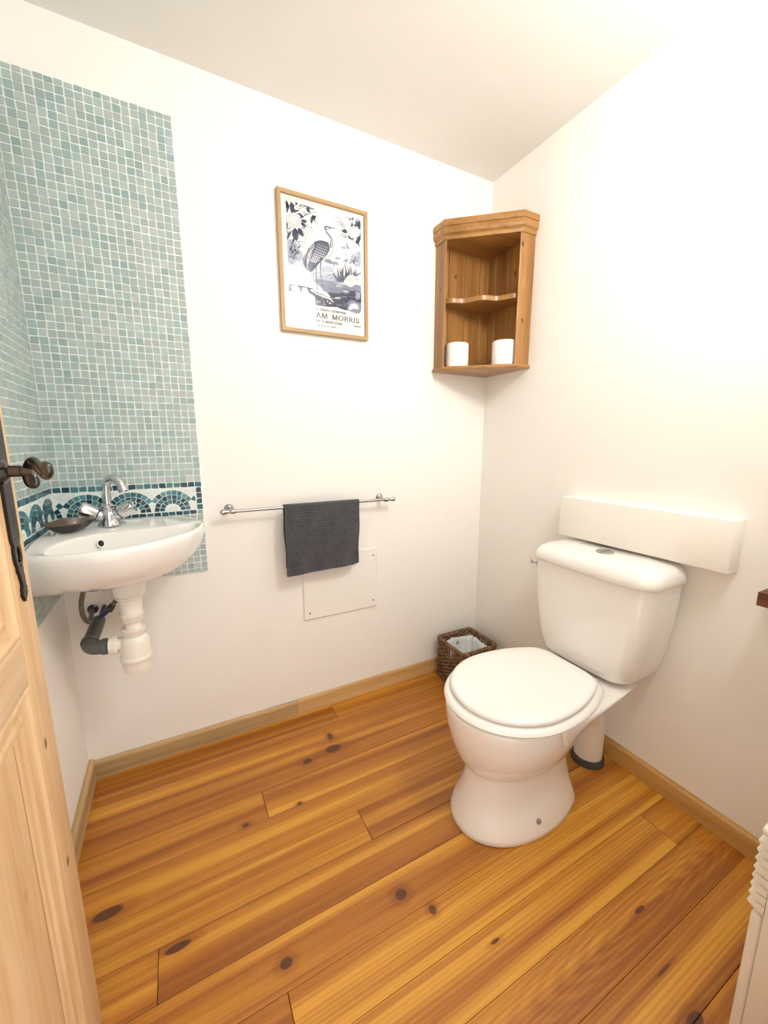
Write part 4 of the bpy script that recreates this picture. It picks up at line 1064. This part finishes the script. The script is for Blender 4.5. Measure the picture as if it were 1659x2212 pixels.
sp_ = thing('soil_pipe', 'white plastic soil pipe behind the toilet with dark rubber floor collar', 'pipe', (1.312, .828, 0))
pp = [(1.312, .828, .0005), (1.312, .828, .10), (1.312, .828, .155), (1.308, .828, .180), (1.296, .828, .203), (1.275, .828, .219), (1.25, .828, .226), (1.20, .829, .228), (1.105, .831, .228)]
G().tube(spline(pp, 5), .049, 36).build('pipe_bend', M['plastic'], sp_, angle=60)
G().lathe([(.0495, .0003), (.0585, .0003), (.059, .006), (.0575, .020), (.0545, .024), (.0495, .025)], Matrix.Translation((1.312, .828, 0)), 40, False, False).build('floor_collar', M['rubber'], sp_)
G().lathe([(.0495, 0), (.0545, .003), (.0545, .022), (.0495, .025)], axis_matrix((1.125, .8305, .228), (1, 0, 0)), 36, False, False).build('pan_connector', M['plastic'], sp_)

# ------------------------------------------------------------------ polystyrene beam on the wall
tag(G().box((1.3455, .4985, .830), (XE - .0003, 1.060, .984), .004, 2).build('polystyrene_block', M['foam']), 'long white polystyrene block fixed to the wall above the cistern', 'block')

# ------------------------------------------------------------------ wicker basket and liner
bx0, bx1, by0, by1, bh = 1.119, 1.343, 1.347, 1.569, .213
bk = thing('wicker_basket', 'small brown woven wicker basket in the corner behind the toilet', 'basket', ((bx0 + bx1)/2, (by0 + by1)/2, 0))
def perim(ins, n=160, r=.022, flare=0):
    x0, x1, y0, y1 = bx0 + ins - flare, bx1 - ins + flare, by0 + ins - flare, by1 - ins + flare
    segs = []
    for cx, cy, a0 in ((x1 - r, y1 - r, 0), (x0 + r, y1 - r, 90), (x0 + r, y0 + r, 180), (x1 - r, y0 + r, 270)):
        for i in range(9): a = math.radians(a0 + 90*i/8); segs.append(Vector((cx + r*math.cos(a), cy + r*math.sin(a))))
    segs.append(segs[0]); L = [0]
    for a, b in zip(segs, segs[1:]): L.append(L[-1] + (b - a).length)
    out = []; j = 0
    for i in range(n):
        t = L[-1] * i / n
        while L[j+1] < t: j += 1
        f = (t - L[j]) / (L[j+1] - L[j] + 1e-12); out.append((segs[j].lerp(segs[j+1], f), (segs[j+1] - segs[j]).normalized()))
    return out
NST = 40; NP = NST * 6
base = perim(.0075, NP)
rows = 21; zrow = [(.006 + (bh - .030) * i / (rows - 1)) for i in range(rows)]
g = G(); gtop = []
def handle_gap(p, z): return (abs(p.y - 1.452) < .023) and z > bh - .062 and (p.x < bx0 + .03 or p.x > bx1 - .03)
for ri, z in enumerate(zrow):
    pts = []; run = []
    for i, (p, t) in enumerate(base):
        ph = (i / 6 + ri) * PI
        nrm = Vector((t.y, -t.x)); q = p + nrm * (.0036 * math.sin(ph))
        v = Vector((q.x, q.y, z + .0008 * math.sin(i * .9 + ri * 2)))
        if handle_gap(p, z):
            if len(run) > 3: pts.append(run)
            run = []
        else: run.append(v)
    if run: pts.append(run)
    if len(pts) == 1 and len(run) == NP: g.tube(run + [run[0]], .0041, 6, False)
    else:
        if len(pts) > 1 and not handle_gap(base[0][0], z): pts[-1] = pts[-1] + pts[0]; pts = pts[1:]
        for r_ in pts: g.tube(r_, .0041, 6)
g.build('weave', M['wicker'], bk, angle=80)
g = G()
for i in range(NST):
    p, t = base[i * 6]; g.tube([(p.x, p.y, .002), (p.x, p.y, bh - .008)], .0030, 6)
g.build('stakes', M['wicker'], bk)
g = G(); rim = perim(.0075, 240)
for s in range(3):
    g.tube([Vector((p.x, p.y, bh - .007)) + Vector((t.y, -t.x, 0)) * (.0055 * math.cos(i/240*PI*2*22 + s*2.094)) + Vector((0, 0, .0055 * math.sin(i/240*PI*2*22 + s*2.094))) for i, (p, t) in enumerate(rim + [rim[0]])], .0055, 7, False)
g.build('braided_rim', M['wicker'], bk, angle=80)
G().box((bx0 + .008, by0 + .008, .001), (bx1 - .008, by1 - .008, .007)).build('base_board', M['wicker'], bk, smooth=False)
# liner bag
bg = thing('bin_liner', 'pale plastic bag lining the wicker basket', 'bag', ((bx0 + bx1)/2, (by0 + by1)/2, .02))
def bagring(ins, z, amp, sd):
    return [Vector((p.x, p.y, z)) + Vector((t.y, -t.x, 0)) * (amp * math.sin(i*.55 + sd) + amp*.6*math.sin(i*1.3 + sd*2)) + Vector((0, 0, amp * 1.1 * math.sin(i * .27 + sd * 1.7))) for i, (p, t) in enumerate(perim(ins, 120, .03))]
rsb = [bagring(.020, .012, .0005, 0), bagring(.018, .03, .001, .3), bagring(.0185, .09, .002, .5), bagring(.019, .14, .0025, .8), bagring(.0195, .172, .003, 1), bagring(.022, .186, .0034, 1.2), bagring(.030, .184, .0034, 1.3), bagring(.034, .164, .003, 1.5), bagring(.040, .10, .003, 1.8), bagring(.05, .05, .003, 2)]
G().rings(rsb, True, True).build('bag_film', M['bag'], bg, angle=180)
mk = Vector((1.232, by1 - .0395, .166)); gm = G()
circ_ = [mk + Vector((.0085*math.cos(t), -.0008, .0085*math.sin(t))) for t in [2*PI*i/24 for i in range(25)]]
gm.tube(circ_, .0009, 6, False)
gm.tube([mk + Vector((.0045*math.cos(t), -.0008, -.0005 + .0045*math.sin(t))) for t in [PI*1.05 + PI*.9*i/8 for i in range(9)]], .0009, 6)
for s in (-1, 1): gm.tube([mk + Vector((s * .003, -.0008, .001)), mk + Vector((s * .003, -.0008, .004))], .0009, 6)
gm.build('printed_mark', M['ink'], bg)

# ------------------------------------------------------------------ wall shelf at the right edge
sh = thing('slatted_shelf', "dark brown wooden slatted shelf on the wall at the picture's right edge", 'shelf', (1.34, .27, .80))
sx0, sx1, sy0, sy1, z0, z1 = 1.293, XE - .0004, .105, .4135, .7835, .8195
G().box((sx0, sy0, z0), (sx0 + .017, sy1, z1), .0015).build('front_rail', M['teak'], sh)
G().box((sx1 - .015, sy0, z0), (sx1, sy1, z1), .0015).build('wall_rail', M['teak'], sh)
for a in (sy0 + .0002, sy1 - .0182): G().box((sx0 + .0172, a, z0 + .001), (sx1 - .0152, a + .018, z1 - .0002), .0012).build('end_rail', M['teak'], sh)
s0 = G().box((sx0 + .024, sy0 + .019, z1 - .012), (sx0 + .041, sy1 - .019, z1 - .002), .001).build('slat', M['teak'], sh)
for i in (1, 2): dup(s0, (.024 * i, 0, 0))
for y in (.355, .150): G().box((sx1 - .085, y, .735), (sx1 - .0005, y + .016, z0 - .0002), .004).build('bracket', M['teak'], sh)

# ------------------------------------------------------------------ convector heater on the front wall
hx0, hx1, hy0, hy1, hz0, hz1 = .812, 1.29, YS, .200, .13, .575
ht = thing('convector_heater', 'white electric convector heater at the right edge beside the doorway', 'heater', (1.05, YS, .13))
G().box((hx0, hy0, hz0), (hx1, hy1 - .016, hz1 - .014), .004).build('casing', M['heater'], ht)
G().box((hx0 - .004, hy0, hz1 - .016), (hx1 + .004, hy1 + .004, hz1), .006, 3).build('top_cover', M['heater'], ht)
G().box((hx0 + .002, hy1 - .0155, hz0 + .002), (hx1 - .002, hy1, .405), .005, 3).build('front_panel', M['heater'], ht)
f0 = None
for i in range(8):
    z = .4225 + i * .0172
    if f0 is None:
        pf = [(hy1 - .016, -.0075), (hy1 - .004, -.0068), (hy1 + .004, -.003), (hy1 + .0065, .0005), (hy1 + .003, .0035), (hy1 - .006, .006), (hy1 - .016, .007)]
        f0 = G().rings([[Vector((x, y, z + q)) for y, q in pf] for x in (hx0 + .001, hx1 - .001)]).build('louvre', M['heater'], ht, angle=50); zf0 = z
    else: dup(f0, (0, 0, z - zf0))

# ------------------------------------------------------------------ lamp, world, camera
lx, ly, lz = .905, YS, 2.135
lp = thing('wall_lamp', 'white opal glass wall lamp above the heater', 'lamp', (lx, ly, lz))
G().box((lx - .05, ly + .0004, lz - .05), (lx + .05, ly + .02, lz + .05), .004).build('back_plate', M['heater'], lp)
rs = []
for z, r in ((-.115, .05), (-.110, .07), (-.08, .088), (-.02, .096), (.05, .098), (.10, .098), (.106, .09)):
    rs.append([Vector((lx + r * 1.25 * math.cos(t), ly + .022 + r * math.sin(t), lz + z)) for t in [PI * i / 24 for i in range(25)]])
G().rings(rs).build('opal_shade', M['opal'], lp, angle=60)

w = bpy.data.worlds.new('hall_light'); bpy.context.scene.world = w; w.use_nodes = True
bgn = w.node_tree.nodes['Background']; bgn.inputs[0].default_value = (1.0, .97, .93, 1); bgn.inputs[1].default_value = 1.2

yaw, pit, rol = math.radians(27.634), math.radians(10.115), math.radians(-.08)
fwd = Vector((math.sin(yaw)*math.cos(pit), math.cos(yaw)*math.cos(pit), -math.sin(pit)))
rt = Vector((math.cos(yaw), -math.sin(yaw), 0)); up = rt.cross(fwd)
r2 = rt*math.cos(rol) + up*math.sin(rol); u2 = -rt*math.sin(rol) + up*math.cos(rol)
cam = bpy.data.cameras.new('camera'); co = bpy.data.objects.new('camera', cam); C.objects.link(co)
cam.sensor_fit = 'HORIZONTAL'; cam.sensor_width = 36; cam.lens = 862 / 1659 * 36; cam.clip_start = .005
mw = Matrix((( r2.x, u2.x, -fwd.x, 0), (r2.y, u2.y, -fwd.y, 0), (r2.z, u2.z, -fwd.z, 1.2), (0, 0, 0, 1)))
co.matrix_world = mw
sc = bpy.context.scene; sc.camera = co
sc.view_settings.view_transform = 'Standard'; sc.view_settings.look = 'None'; sc.view_settings.gamma = 1
sc.view_settings.exposure = 0.6
sc.cycles.max_bounces = 14; sc.cycles.diffuse_bounces = 10; sc.cycles.glossy_bounces = 6; sc.cycles.transparent_max_bounces = 8
sc.cycles.sample_clamp_indirect = 12
